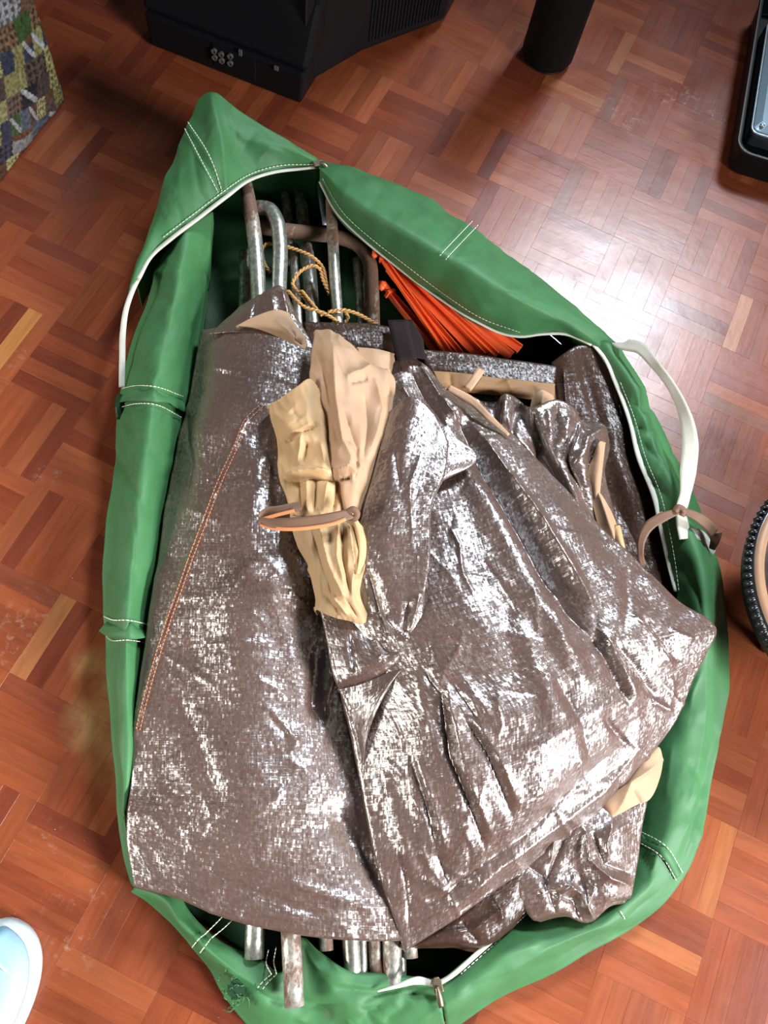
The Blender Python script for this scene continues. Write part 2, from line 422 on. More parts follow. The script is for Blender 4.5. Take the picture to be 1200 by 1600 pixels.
def tarp(name, col, glint=1.0, ior=1.8, spec=1.0):
    """woven polyethylene sheet: flat tapes under a clear film, each tape tipped a little, so it crackles with tiny highlights"""
    m, nt, b = mat(name); uv = nd(nt, 'ShaderNodeUVMap').outputs[0]
    n1 = noise(nt, mapping(nt, uv, (20, 20, 20)), 1.0, 4, .6)
    nt.links.new(mixc(nt, ramp(nt, n1, .25, .8), tuple(x * .85 for x in col), tuple(x * 1.15 for x in col)), b.inputs['Base Color'])
    h = bump(nt, noise(nt, mapping(nt, uv, (36, 60, 1)), 1.0, 5, .65), .20, .005)
    rm = nd(nt, 'ShaderNodeTexNoise'); rm.noise_type = 'RIDGED_MULTIFRACTAL'; setin(rm, Scale=1.0, Detail=4.0, Roughness=.6); nt.links.new(mapping(nt, uv, (26, 40, 1), (0, 0, .3)), rm.inputs['Vector'])
    h = bump(nt, rm.outputs[0], .07, .004, h)
    cur = h
    for sc_, k in (((420, 260, 1), .26), ((900, 75, 1), .13), ((60, 800, 1), .13)):
        mp = mapping(nt, uv, sc_); fl = nd(nt, 'ShaderNodeVectorMath', operation='FLOOR'); nt.links.new(mp, fl.inputs[0])
        wn = nd(nt, 'ShaderNodeTexWhiteNoise', noise_dimensions='3D'); nt.links.new(fl.outputs[0], wn.inputs['Vector'])
        ma = nd(nt, 'ShaderNodeVectorMath', operation='MULTIPLY_ADD'); nt.links.new(wn.outputs['Color'], ma.inputs[0]); k *= glint
        ma.inputs[1].default_value = (k, k, k); ma.inputs[2].default_value = (-k/2, -k/2, -k/2)
        ad = nd(nt, 'ShaderNodeVectorMath', operation='ADD'); nt.links.new(cur, ad.inputs[0]); nt.links.new(ma.outputs[0], ad.inputs[1]); cur = ad.outputs[0]
    no = nd(nt, 'ShaderNodeVectorMath', operation='NORMALIZE'); nt.links.new(cur, no.inputs[0])
    nt.links.new(no.outputs[0], b.inputs['Normal'])
    r = nd(nt, 'ShaderNodeMapRange'); nt.links.new(noise(nt, mapping(nt, uv, (200, 200, 1)), 1.0, 3, .6), r.inputs[0])
    r.inputs[1].default_value = .3; r.inputs[2].default_value = .7; r.inputs[3].default_value = .28; r.inputs[4].default_value = .40
    nt.links.new(r.outputs[0], b.inputs['Roughness']); b.inputs['Specular IOR Level'].default_value = spec; b.inputs['IOR'].default_value = ior
    return m
TARP = tarp('brown_woven_sheet', (.086, .047, .034)); TARP_D = tarp('dark_brown_woven_sheet', (.042, .021, .014), .9, 1.45, .45)  # darker copy is dulled to stand for shade from bag wall and flap

def metal_mat():
    m, nt, b = mat('rusty_galvanised_steel'); tc = nd(nt, 'ShaderNodeTexCoord'); at = nd(nt, 'ShaderNodeAttribute', attribute_name='rust')
    n1 = noise(nt, mapping(nt, tc.outputs['Object'], (60, 25, 60)), 1.0, 5, .7); n2 = noise(nt, tc.outputs['Object'], 180, 3, .6)
    f = mathn(nt, 'ADD', at.outputs['Fac'], mathn(nt, 'MULTIPLY_ADD', n1, 1.4, -.7)); f = ramp(nt, f, .42, .68)
    steel = mixc(nt, ramp(nt, n2, .3, .7), (.27, .265, .21), (.60, .60, .55)); rust = mixc(nt, n2, (.055, .032, .021), (.19, .10, .06))
    nt.links.new(mixc(nt, f, steel, rust), b.inputs['Base Color'])
    nt.links.new(mathn(nt, 'SUBTRACT', .85, mathn(nt, 'MULTIPLY', f, .75)), b.inputs['Metallic'])
    nt.links.new(mathn(nt, 'MULTIPLY_ADD', f, .35, .36), b.inputs['Roughness'])
    nt.links.new(bump(nt, n1, .25, .001), b.inputs['Normal']); return m
STEEL = metal_mat()
WHITE_TAPE = plain('off_white_zip_tape', (.50, .48, .41), .7, nscale=60, namp=.08, bscale=700, bstr=.2)
WEBBING = plain('white_webbing', (.42, .40, .335), .85, nscale=25, namp=.12, bscale=600, bstr=.3)
THREAD = plain('pale_thread', (.62, .62, .48), .7); OTHREAD = plain('orange_thread', (.62, .20, .07), .7)
ORANGE = plain('orange_plastic', (.82, .115, .028), .4, nscale=30, namp=.08)
CORD = plain('yellow_polyester_cord', (.42, .22, .065), .6, nscale=90, namp=.2, bscale=900, bstr=.4)
BLACKPL = plain('black_plastic', (.005, .005, .006), .5, spec=.2, bscale=900, bstr=.12)
BLACKMAT = plain('matt_black', (.004, .004, .0045), .7, spec=.15)
GREYMETAL = plain('brass_zip', (.16, .13, .08), .4, .8)
CHROME = plain('nickel', (.6, .58, .52), .3, .9)
DARKSTRAP = plain('dark_strap', (.020, .013, .013), .9, spec=.08, bscale=500, bstr=.3)

# ------------------------------------------------------------------ floor
TH, TS, OX, OY = -0.164842, 0.12, -0.566377 * H, 0.743634 * H
A = np.array([math.cos(TH), math.sin(TH)]) * TS; B = np.array([math.sin(TH), -math.cos(TH)]) * TS
def box_slab(name, x0, x1, y0, y1, z0, z1, m):
    return solid(name, [[(x0, y0, z0), (x1, y0, z0), (x1, y1, z0), (x0, y1, z0)], [(x0, y0, z1), (x1, y0, z1), (x1, y1, z1), (x0, y1, z1)]], m)
ZT = 0.0
floor = box_slab('floor', -1.9, 2.0, -1.0, 3.0, -0.03, -0.0015, GAP); tag(floor, kind='structure')
BAGPOLY = np.array([(325, 160), (500, 255), (720, 350), (910, 495), (1060, 735), (1130, 980), (1105, 1220), (1000, 1435), (700, 1600), (370, 1590), (215, 1385), (190, 1290), (170, 980), (190, 600), (265, 270)], float)
def inside(pt, poly):
    x, y = pt; c = False; j = len(poly) - 1
    for i in range(len(poly)):
        if (poly[i][1] > y) != (poly[j][1] > y) and x < (poly[j][0]-poly[i][0]) * (y-poly[i][1]) / (poly[j][1]-poly[i][1]) + poly[i][0]: c = not c
        j = i
    return c
PAL = [(.205, .054, .021), (.195, .050, .020), (.222, .061, .024), (.175, .043, .018), (.245, .073, .029), (.205, .056, .023), (.145, .035, .017), (.212, .059, .023)]
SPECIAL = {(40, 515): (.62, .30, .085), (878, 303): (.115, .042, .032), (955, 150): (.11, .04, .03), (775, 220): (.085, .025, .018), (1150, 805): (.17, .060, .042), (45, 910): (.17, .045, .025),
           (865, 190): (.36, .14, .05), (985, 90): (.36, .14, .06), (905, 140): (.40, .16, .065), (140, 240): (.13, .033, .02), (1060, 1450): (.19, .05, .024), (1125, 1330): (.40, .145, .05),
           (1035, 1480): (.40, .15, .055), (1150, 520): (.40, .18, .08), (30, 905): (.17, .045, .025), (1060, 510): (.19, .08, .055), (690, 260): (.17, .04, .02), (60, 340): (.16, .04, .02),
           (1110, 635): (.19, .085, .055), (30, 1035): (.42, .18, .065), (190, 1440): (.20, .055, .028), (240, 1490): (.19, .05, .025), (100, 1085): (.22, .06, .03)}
strips = []
for i in range(-14, 26):
    for j in range(-18, 18):
        for k in range(5):
            c0 = (k + .5) / 5
            ctr = np.array([OX, OY]) + ((i + c0) * A + (j + .5) * B if (i + j) % 2 == 0 else (i + .5) * A + (j + c0) * B)
            if not (-1.5 < ctr[0] < 1.5 and -.75 < ctr[1] < 2.6): continue
            px = proj(np.array([[ctr[0], ctr[1], 0]]))[0]
            dep = np.array([ctr[0], ctr[1], -H]) @ FW
            vis = -25 < px[0] < 1225 and -25 < px[1] < 1625 and not inside(px, BAGPOLY)
            ang = math.atan2(B[1], B[0]) if (i + j) % 2 == 0 else math.atan2(A[1], A[0])
            col = np.array(PAL[min(len(PAL) - 1, int(rng.random() * len(PAL)))]) * np.array([.92, .84, .84]) * rng.uniform(.92, 1.08)
            strips.append([vis, dep, ctr, ang, col, px])
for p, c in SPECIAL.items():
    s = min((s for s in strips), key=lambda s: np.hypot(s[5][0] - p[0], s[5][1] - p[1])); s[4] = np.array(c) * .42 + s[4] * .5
order = sorted([s for s in strips if s[0]], key=lambda s: s[1])
single = {id(s) for s in order[:300]}
def strip_geo(L, Wd, c=.00014, d=.00012):
    a, b = L/2 - .00004, Wd/2 - .00004
    V = [(x*a, y*b, -.006) for x, y in ((-1,-1),(1,-1),(1,1),(-1,1))] + [(x*a, y*b, -d) for x, y in ((-1,-1),(1,-1),(1,1),(-1,1))] + [(x*(a-c), y*(b-c), 0) for x, y in ((-1,-1),(1,-1),(1,1),(-1,1))]
    F = [(i, (i+1) % 4, 4+(i+1) % 4, 4+i) for i in range(4)] + [(4+i, 4+(i+1) % 4, 8+(i+1) % 4, 8+i) for i in range(4)] + [(8, 9, 10, 11)]
    return np.array(V), F
SV, SF = strip_geo(TS, TS / 5)
sme = mesh_from(SV, SF, smooth=False); sme.materials.append(WOOD1)
JV, JF, JC, JU = [], [], [], []
for s in strips:
    vis, dep, ctr, ang, col, px = s
    dz = rng.uniform(-.00012, .0001); tx, ty = rng.uniform(-.004, .004), rng.uniform(-.0012, .0012)
    if id(s) in single:
        o = bpy.data.objects.new('parquet_strip', sme); COL.objects.link(o); o.parent = floor
        o.location = (ctr[0], ctr[1], dz); o.rotation_euler = (tx, ty, ang); o.color = (*col, 1)
    else:
        b = len(JV); ca, sa = math.cos(ang), math.sin(ang); ou, ov = rng.uniform(0, 30), rng.uniform(0, 30)
        for v in SV:
            JV.append((ctr[0] + v[0]*ca - v[1]*sa, ctr[1] + v[0]*sa + v[1]*ca, v[2] + dz + v[1]*tx - v[0]*ty)); JC.append((*col, 1)); JU.append((v[0] + ou, v[1] + ov))
        JF += [tuple(b + q for q in f) for f in SF]
jm = mesh_from(JV, JF, JU, smooth=False); ca_ = jm.attributes.new('tint', 'FLOAT_COLOR', 'POINT'); ca_.data.foreach_set('color', np.array(JC).ravel())
tag(link('parquet_strips', jm, WOOD2, floor), kind='stuff')

# ------------------------------------------------------------------ duffel bag
bag = thing('duffel_bag', 'long green nylon holdall lying unzipped on the parquet floor', 'bag')
GN = [(.10, .10, .0045, 3), (.04, .06, .0020, 5), (.05, .08, .0018, 6, 1)]
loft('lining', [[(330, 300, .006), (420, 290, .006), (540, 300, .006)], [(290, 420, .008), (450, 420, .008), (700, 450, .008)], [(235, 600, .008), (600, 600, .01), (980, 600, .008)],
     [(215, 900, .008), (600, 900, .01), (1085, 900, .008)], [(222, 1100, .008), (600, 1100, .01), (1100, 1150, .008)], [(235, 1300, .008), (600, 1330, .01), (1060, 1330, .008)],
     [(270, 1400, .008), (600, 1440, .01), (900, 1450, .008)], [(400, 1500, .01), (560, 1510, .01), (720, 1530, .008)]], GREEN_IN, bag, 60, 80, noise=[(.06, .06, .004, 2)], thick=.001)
loft('side_panel', [[(262, 388, .085), (290, 355, .115), (330, 332, .10)], [(240, 450, .07), (275, 440, .115), (322, 430, .06)], [(208, 540, .065), (255, 535, .115), (308, 525, .055)],
     [(190, 620, .06), (240, 610, .115), (294, 618, .055)], [(186, 665, .055), (235, 660, .118), (286, 662, .05)], [(182, 710, .055), (228, 700, .115), (278, 700, .05)], [(172, 800, .055), (215, 800, .11), (264, 790, .05)], [(167, 900, .05), (205, 900, .105), (249, 890, .05)],
     [(165, 980, .05), (198, 985, .10), (231, 985, .05)], [(172, 1080, .05), (198, 1080, .095), (220, 1085, .05)], [(183, 1180, .05), (200, 1180, .085), (213, 1190, .05)],
     [(187, 1270, .045), (195, 1272, .07), (203, 1280, .05)], [(197, 1330, .04), (203, 1332, .06), (208, 1335, .05)], [(208, 1383, .03), (211, 1384, .042), (214, 1385, .035)]],
     GREEN, bag, 50, 150, key='left', pad=(-1, .05, 0, 0), noise=GN,
     creases=[([(196, 655), (225, 700), (258, 720)], 9, -.006), ([(180, 700), (205, 760), (232, 800)], 11, -.006), ([(190, 660), (200, 720)], 9, .004), ([(205, 560), (240, 545), (290, 560)], 9, .003), ([(240, 500), (275, 520)], 9, -.004),
              ([(200, 780), (215, 850), (212, 930)], 12, -.004), ([(275, 600), (260, 650), (240, 680)], 8, -.004), ([(172, 880), (188, 930)], 7, -.003), ([(193, 1270), (205, 1285)], 4, -.006), ([(170, 965), (232, 975)], 5, .0015, 'f'), ([(170, 998), (230, 1004)], 5, -.0015, 'f'), ([(190, 638), (284, 655)], 4, -.0015, 'f'), ([(182, 1020), (200, 1250)], 6, .004)] + fine(26, 185, 300, 380, 960, 35, 30, 25, 80, .0035, 4, 51))
loft('end_panel', [[(208, 430, .08), (238, 345, .105), (266, 262, .13), (298, 190, .155), (322, 149, .17), (336, 148, .17), (365, 168, .165), (420, 203, .15), (497, 250, .13)],
     [(207, 440, .09), (238, 360, .115), (275, 285, .14), (318, 215, .165), (337, 180, .178), (352, 190, .172), (390, 215, .16), (440, 230, .145), (497, 253, .13)],
     [(206, 448, .095), (238, 378, .115), (282, 318, .135), (325, 272, .155), (347, 240, .16), (365, 232, .152), (405, 240, .14), (455, 245, .135), (497, 255, .128)],
     [(203, 456, .095), (237, 400, .105), (290, 353, .12), (335, 318, .128), (358, 298, .13), (386, 281, .125), (425, 267, .12), (465, 261, .12), (497, 258, .125)]],
     GREEN, bag, 120, 50, key='hood', pad=(0, 0, -1, .004), noise=GN,
     creases=[([(330, 152), (344, 210), (352, 295)], 6, .006, 'f'), ([(296, 215), (325, 262), (345, 305)], 4, -.003), ([(300, 230), (312, 300), (330, 325)], 8, -.004), ([(400, 200), (375, 240), (380, 270)], 10, -.004), ([(368, 170), (368, 250)], 4, -.002), ([(430, 220), (400, 255)], 9, .003)] + fine(16, 230, 460, 190, 380, 70, 35, 20, 60, .0022, 4, 52))
loft('top_flap', [[(497, 250, .125), (555, 265, .115), (600, 280, .11), (665, 310, .105), (720, 345, .10), (790, 398, .095), (850, 440, .092), (910, 492, .09), (965, 540, .092)],
     [(498, 255, .132), (550, 284, .145), (600, 308, .150), (665, 346, .154), (725, 382, .154), (790, 425, .150), (850, 462, .140), (905, 502, .122), (960, 542, .102)],
     [(499, 262, .136), (543, 308, .160), (588, 338, .172), (645, 372, .178), (705, 406, .178), (770, 447, .172), (835, 482, .152), (890, 510, .124), (950, 545, .104)],
     [(500, 272, .128), (537, 325, .136), (579, 364, .136), (631, 400, .134), (691, 442, .132), (756, 484, .130), (822, 506, .122), (880, 516, .110), (940, 547, .10)],
     [(500, 288, .116), (527, 335, .108), (570, 375, .096), (618, 414, .086), (680, 461, .082), (745, 503, .082), (812, 525, .086), (870, 519, .094), (928, 540, .094)]],
     GREEN, bag, 130, 50, key='flap', pad=(0, 0, -1, .004), noise=GN,
     creases=[([(600, 290), (575, 330)], 8, -.002), ([(545, 310), (645, 372), (770, 447), (850, 488)], 7, .003), ([(745, 355), (700, 408)], 3, -.002)] + fine(18, 560, 880, 300, 500, 60, 40, 20, 70, .002, 4, 53))
loft('side_panel', [[(925, 537, .10), (945, 535, .108), (966, 540, .092)], [(962, 598, .095), (985, 598, .112), (1003, 606, .075)], [(983, 655, .095), (1008, 657, .112), (1030, 663, .075)], [(998, 715, .095), (1030, 715, .113), (1058, 725, .075)],
     [(1022, 775, .095), (1056, 775, .115), (1086, 780, .075)], [(1036, 840, .09), (1075, 835, .118), (1110, 848, .07)], [(1048, 895, .085), (1090, 895, .118), (1126, 905, .065)], [(1056, 930, .08), (1095, 945, .115), (1134, 955, .06)],
     [(1046, 1000, .065), (1095, 1010, .10), (1138, 1010, .055)], [(1025, 1100, .045), (1085, 1100, .08), (1131, 1110, .055)], [(1000, 1200, .035), (1065, 1200, .075), (1112, 1215, .05)], [(985, 1300, .025), (1045, 1290, .07), (1096, 1295, .05)],
     [(960, 1370, .02), (1015, 1365, .06), (1063, 1372, .045)], [(915, 1415, .025), (960, 1430, .065), (1003, 1440, .04)], [(850, 1425, .03), (880, 1462, .07), (908, 1490, .04)],
     [(800, 1440, .04), (803, 1480, .075), (816, 1535, .03)], [(740, 1490, .055), (742, 1530, .07), (748, 1575, .025)], [(683, 1537, .06), (690, 1570, .065), (700, 1610, .02)]],
     GREEN, bag, 60, 190, key='right', pad=(0, -1, 0, 0), noise=GN,
     creases=[([(985, 625), (1018, 640)], 9, -.006), ([(990, 665), (1025, 675)], 10, -.006), ([(1000, 735), (1050, 780)], 10, -.005), ([(1000, 690), (1035, 720)], 10, -.006), ([(1060, 870), (1090, 930), (1100, 965)], 14, -.008), ([(1065, 960), (1130, 985)], 9, -.005), ([(1040, 1005), (1100, 980), (1128, 985)], 10, .005),
              ([(1105, 1000), (1100, 1140), (1080, 1260), (1050, 1345)], 8, .004), ([(1118, 1150), (1095, 1260), (1060, 1350)], 7, -.005), ([(1000, 1330), (1020, 1370)], 6, -.005), ([(1020, 1380), (940, 1445), (850, 1480), (740, 1545)], 12, .007), ([(1030, 1390), (960, 1455), (870, 1495)], 7, -.005), ([(1050, 1160), (1040, 1250)], 14, .004), ([(760, 1500), (850, 1470)], 10, .005), ([(720, 1550), (800, 1515)], 10, -.004)] + fine(16, 960, 1090, 580, 900, 25, 20, 25, 60, .004, 5, 54) + fine(16, 1020, 1120, 960, 1340, 50, 40, 25, 80, .003, 5, 55))
loft('front_panel', [[(212, 1384, .035), (211, 1386, .036), (209, 1389, .03)], [(268, 1393, .045), (262, 1406, .055), (250, 1420, .025)], [(290, 1428, .05), (285, 1440, .06), (272, 1440, .025)], [(319, 1458, .05), (315, 1470, .062), (300, 1472, .025)],
     [(350, 1481, .05), (345, 1500, .06), (330, 1508, .025)], [(400, 1503, .048), (385, 1545, .055), (358, 1558, .02)], [(438, 1524, .045), (430, 1570, .05), (420, 1625, .015)], [(456, 1500, .04), (462, 1560, .048), (465, 1640, .015)], [(474, 1470, .05), (490, 1545, .055), (500, 1640, .015)],
     [(500, 1492, .058), (515, 1560, .06), (525, 1640, .015)], [(540, 1520, .06), (548, 1570, .062), (555, 1640, .015)], [(600, 1528, .06), (605, 1575, .062), (610, 1640, .015)], [(650, 1534, .06), (650, 1580, .062), (655, 1640, .015)], [(684, 1538, .06), (690, 1575, .062), (698, 1612, .018)]],
     GREEN, bag, 50, 130, key='front', pad=(.03, -1, 0, 0), noise=GN,
     creases=[([(440, 1535), (470, 1580), (540, 1570)], 10, -.005), ([(520, 1545), (580, 1550), (660, 1540)], 9, -.006), ([(500, 1530), (570, 1540), (650, 1548)], 10, .004), ([(560, 1600), (610, 1560)], 10, -.005), ([(600, 1600), (640, 1565)], 9, -.005), ([(470, 1475), (500, 1515), (550, 1530)], 8, .004), ([(300, 1465), (370, 1520), (430, 1560)], 9, .004), ([(360, 1550), (400, 1545), (440, 1575)], 9, -.004)] + fine(22, 420, 680, 1500, 1600, -10, 30, 30, 90, .0035, 5, 56))

def tape(pts, w, key=None, lift=.0015, name='zipper_tape', m=WHITE_TAPE, tilt=0, n=60, label=None):
    P = [on(key, p[0], p[1], lift) if len(p) == 2 else W(*p) for p in pts]
    o = ribbon(name, P, np.array(w) * (.85 if name == 'zipper_tape' else 1), m, bag, tilt, n, .0016, 2)
    if label: o['label'] = label
    return o
tape([(496, 261), (468, 264), (430, 269), (390, 282), (352, 309), (312, 340), (266, 375), (235, 402), (216, 436)], [.006, .006, .006, .007, .007, .007, .007, .008], 'hood')
tape([(222, 425, .1), (208, 452, .098), (198, 480, .09), (192, 520, .085), (191, 560, .08), (190, 605, .07)], [.007, .008, .009, .010, .010, .009], tilt=10)
tape([(501, 284), (528, 333), (570, 375), (618, 414), (680, 461), (745, 502), (790, 522), (812, 525), (845, 521), (885, 521), (925, 538)], [.006, .005, .004, .004, .004, .004, .005, .006, .006], 'flap')
tape([(925, 537), (945, 560), (962, 598), (983, 655), (998, 715), (1022, 775), (1036, 840), (1048, 895), (1056, 925)], [.006, .007, .007, .007, .009, .009, .008, .006, .005], 'right')
tape([(822, 1420, .055), (790, 1450, .066), (740, 1495, .072), (705, 1525, .072), (685, 1537, .07)], [.005, .006, .006, .006, .006])
tape([(590, 1549, .066), (620, 1541, .069), (655, 1532, .071), (684, 1540, .071)], [.002, .005, .010, .006])
tape([(972, 1258, .05), (1004, 1300, .05)], .001, m=GREEN, name='seam_band')
for band in ([(192, 622), (215, 618), (240, 619), (265, 625), (288, 637)], [(165, 977), (180, 984), (200, 986), (229, 989)]):
    tape(band, .020, 'left', .0022, 'seam_band', GREEN)
tape([(1002, 1309), (1034, 1328), (1058, 1368)], .012, 'right', .002, 'seam_band', GREEN)
def dense(pts, step=8):
    out = [pts[0]]
    for a, b in zip(pts[:-1], pts[1:]):
        k = max(1, int(math.hypot(b[0] - a[0], b[1] - a[1]) / step)); out += [(a[0] + (b[0] - a[0]) * i / k, a[1] + (b[1] - a[1]) * i / k) for i in range(1, k + 1)]
    return out
def stitch(key, pts, lift=.0030, n=200, m=THREAD, r=.0006):
    pts = dense([tuple(p) for p in crom(np.array([(x, y, 0) for x, y in pts], float), 24)[:, :2]])
    return dashes('stitching', [on(key, x, y, lift) for x, y in pts], m, bag, r, .006, .25, n)
stitch('hood', [(295, 193), (325, 240), (346, 300)]); stitch('hood', [(290, 203), (312, 246), (340, 302)])
stitch('hood', [(490, 257), (440, 259), (388, 275), (345, 303), (300, 338), (255, 372)])
stitch('flap', [(737, 348), (688, 400)]); stitch('flap', [(746, 354), (697, 406)])
stitch('flap', [(506, 280), (536, 330), (580, 371), (628, 408), (690, 455), (755, 497), (812, 518)], r=.0004)
stitch('left', [(194, 609), (215, 605), (240, 606), (284, 621)], .004); stitch('left', [(192, 638), (215, 633), (240, 634), (282, 654)], .004)
stitch('left', [(166, 964), (178, 969), (200, 970), (230, 977)], .004); stitch('left', [(166, 990), (176, 1000), (200, 1001), (228, 1005)], .004)
stitch('right', [(1002, 1300), (1036, 1319), (1064, 1362)], .003); stitch('right', [(998, 1316), (1030, 1336), (1054, 1374)], .003)
stitch('right', [(970, 598), (992, 655), (1008, 713), (1032, 772), (1048, 838), (1058, 895), (1062, 925)], r=.0004)
stitch('right', [(822, 1430), (780, 1470), (720, 1522)], .002); stitch('right', [(968, 1424), (975, 1436)], .003)
for q in ([(318, 1462), (310, 1468), (303, 1477)], [(328, 1468), (322, 1476), (315, 1486)], [(424, 1522), (412, 1532), (402, 1543)], [(432, 1522), (420, 1533), (410, 1545)]): stitch('front', q, .003)
for q in ([(357, 1422), (340, 1440), (320, 1460)], [(374, 1426), (352, 1448), (330, 1466)], [(419, 1484), (416, 1505), (424, 1522)], [(431, 1480), (428, 1503), (432, 1522)]):
    dashes('stitching', [W(x, y, .03 + .02 * k) for k, (x, y) in enumerate(q)], THREAD, bag, .0007, .006, .2)
# zip sliders
def slider(x, y, z, ang, tab):
    c = W(x, y, z); ca, sa = math.cos(ang), math.sin(ang)
    def loop(hw, hl, zz): return [c + np.array([ca*a*hw - sa*b*hl, sa*a*hw + ca*b*hl, zz]) for a, b in ((-1, -1), (1, -1), (1.0, .3), (.55, 1), (-.55, 1), (-1, .3))]
    s = solid('zipper_slider', [loop(.0055, .008, 0), loop(.0055, .008, .005)], GREYMETAL, bag, .0012)
    pt = [W(*t) for t in tab]
    ribbon('pull_tab', pt, [.004, .006, .007, .006], GREYMETAL, s, 0, 12, .0018, 2)
    return s
slider(497, 257, .128, -.9, [(500, 254, .136), (506, 256, .136), (512, 262, .134)]); slider(683, 1538, .074, .5, [(683, 1542, .080), (686, 1555, .079), (690, 1574, .076)])
# handle
hd = ribbon('handle', [W(962, 536, .10), W(972, 538, .118), W(998, 543, .135), W(1022, 568, .145), W(1050, 605, .145), W(1069, 645, .14), W(1078, 690, .137), W(1075, 736, .13), W(1070, 775, .126), W(1064, 800, .124), W(1066, 818, .12), W(1072, 842, .118)],
            [.020, .020, .016, .013, .013, .016, .020, .023, .023, .016, .016, .022], WEBBING, bag, [0, -10, -30, -62, -52, -60, -34, -8, 0, 10, 5, 10], 90, .0018, 4)
ribbon('handle', [W(1078, 832, .118), W(1093, 836, .113), W(1106, 850, .095), W(1115, 868, .07)], .016, WEBBING, bag, 0, 20, .0018, 3)
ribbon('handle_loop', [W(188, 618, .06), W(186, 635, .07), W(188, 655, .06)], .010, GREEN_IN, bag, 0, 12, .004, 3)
# frayed hole
V, F = [], []
for k in range(34):
    x, y = 368 + rng.gauss(0, 9), 1548 + rng.gauss(0, 12); a = rng.uniform(0, 6.28); l = rng.uniform(8, 24)
    p = [W(x, y, .05), W(x + math.cos(a) * l * .5, y + math.sin(a) * l * .5, .056 + rng.uniform(0, .006)), W(x + math.cos(a + .6) * l, y + math.sin(a + .6) * l, .045)]
    tube_mesh(V, F, crom(p, 6), .0007, 4)
tag(link('frayed_threads', mesh_from(V, F), GREEN, bag), kind='stuff')
V, F = [], []
ring = [W(368 + 13 * math.cos(t) * (1 + .25 * math.sin(3*t)), 1545 + 15 * math.sin(t), .058) for t in np.linspace(0, 2*math.pi, 14, endpoint=False)]
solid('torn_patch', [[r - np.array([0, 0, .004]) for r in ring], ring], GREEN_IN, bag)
settle(bag)

# ------------------------------------------------------------------ poles
def pole(label, pts, r, rust, end=None, flat=False):
    P = crom(WP(pts), 24)
    if end is not None:
        e = W(*end); s = P[-1]; P = np.concatenate([P, [s + (e - s) * t for t in np.linspace(0, 1, 40)[1:]]])
    o = tube('tent_pole', P, r, STEEL, None, 14, hollow=True, attr=rust)
    return tag(o, label, 'pole', 'steel frame poles inside the green bag')
pole('leftmost upper pole, rusty bend below the hood, long end on the front fabric', [(380, 276, .095), (387, 307, .097), (398, 372, .095), (405, 470, .09)], .0112, [.45, .75, .55, .15, .1, .1, .2, .4, .5, .5, .6, .55], (460, 1572, .072))
pole('cane shaped bright pole hooked beside the rusty one, second from left', [(402, 325, .085), (418, 326, .09), (432, 345, .095), (437, 375, .095), (436, 451, .09)], .0115, [.5, .15, .1, .1, .1, .2, .2, .3, .35, .35], (397, 1497, .05))
pole('rusty pole bent into a wide crossbar at the top right of the cluster', [(405, 354, .065), (430, 358, .067), (489, 365, .068), (531, 371, .068), (560, 383, .068), (576, 405, .068), (580, 440, .066), (582, 505, .064)], .0115, [.8, .8, .75, .7, .4, .5, .5, .6], (614, 1540, .05))
pole('thin straight pole in front of the rusty crossbar, rusty tip', [(517, 312, .098), (520, 372, .095), (524, 447, .09), (528, 500, .085)], .0085, [.9, .6, .25, .3, .4, .5, .6, .7], (590, 1545, .045))
pole('olive pole ending flat under the crossbar behind the cord', [(478, 383, .05), (483, 420, .05), (488, 480, .05)], [.0095] * 3 + [.0108] * 60, [.55, .45, .5, .3, .1, .1, .05], (553, 1545, .050))
pole('slim greenish pole inside the curve of the rusty crossbar', [(559, 405, .04), (562, 450, .04), (565, 505, .04)], .0085, [.5, .4, .5, .5], (642, 1497, .05))
pole('dim pole in the shadow left of the rusty bend', [(383, 395, .05), (383, 440, .05), (383, 500, .05)], .010, [.6, .55, .6], (400, 900, .04))
pole('narrow dark pole between bright cane and olive pole', [(459, 385, .035), (462, 440, .035), (466, 490, .035)], .0085, [.6, .5, .6, .6], (510, 1485, .045))
pole('faint pole deep in the hood above the crossbar, left of pair', [(447, 300, .03), (450, 340, .03), (455, 420, .03)], .0085, [.6, .6, .6])
pole('faint pole deep in the hood above the crossbar, right of pair', [(470, 300, .04), (473, 340, .04), (478, 365, .04)], .010, [.65, .6, .6])
pole('pale slim pole end between bright and tan poles at the bag bottom', [(560, 1350, .05), (563, 1400, .05)], .006, [.1, .1, .2], (567, 1545, .05))
pole('dark grey pole end right of the rusty ones at the bag bottom', [(618, 1350, .045), (622, 1400, .045)], .007, [.3, .3, .4], (627, 1545, .04))
mb = ribbon('metal_bar', [W(499, 285, .07), W(504, 325, .072), W(508, 352, .07)], .008, plain('dull_zinc', (.42, .45, .50), .4, .5), None, 10, 10, .002, 2); tag(mb, 'flat grey metal bar hanging below the upper zip slider', 'bar')

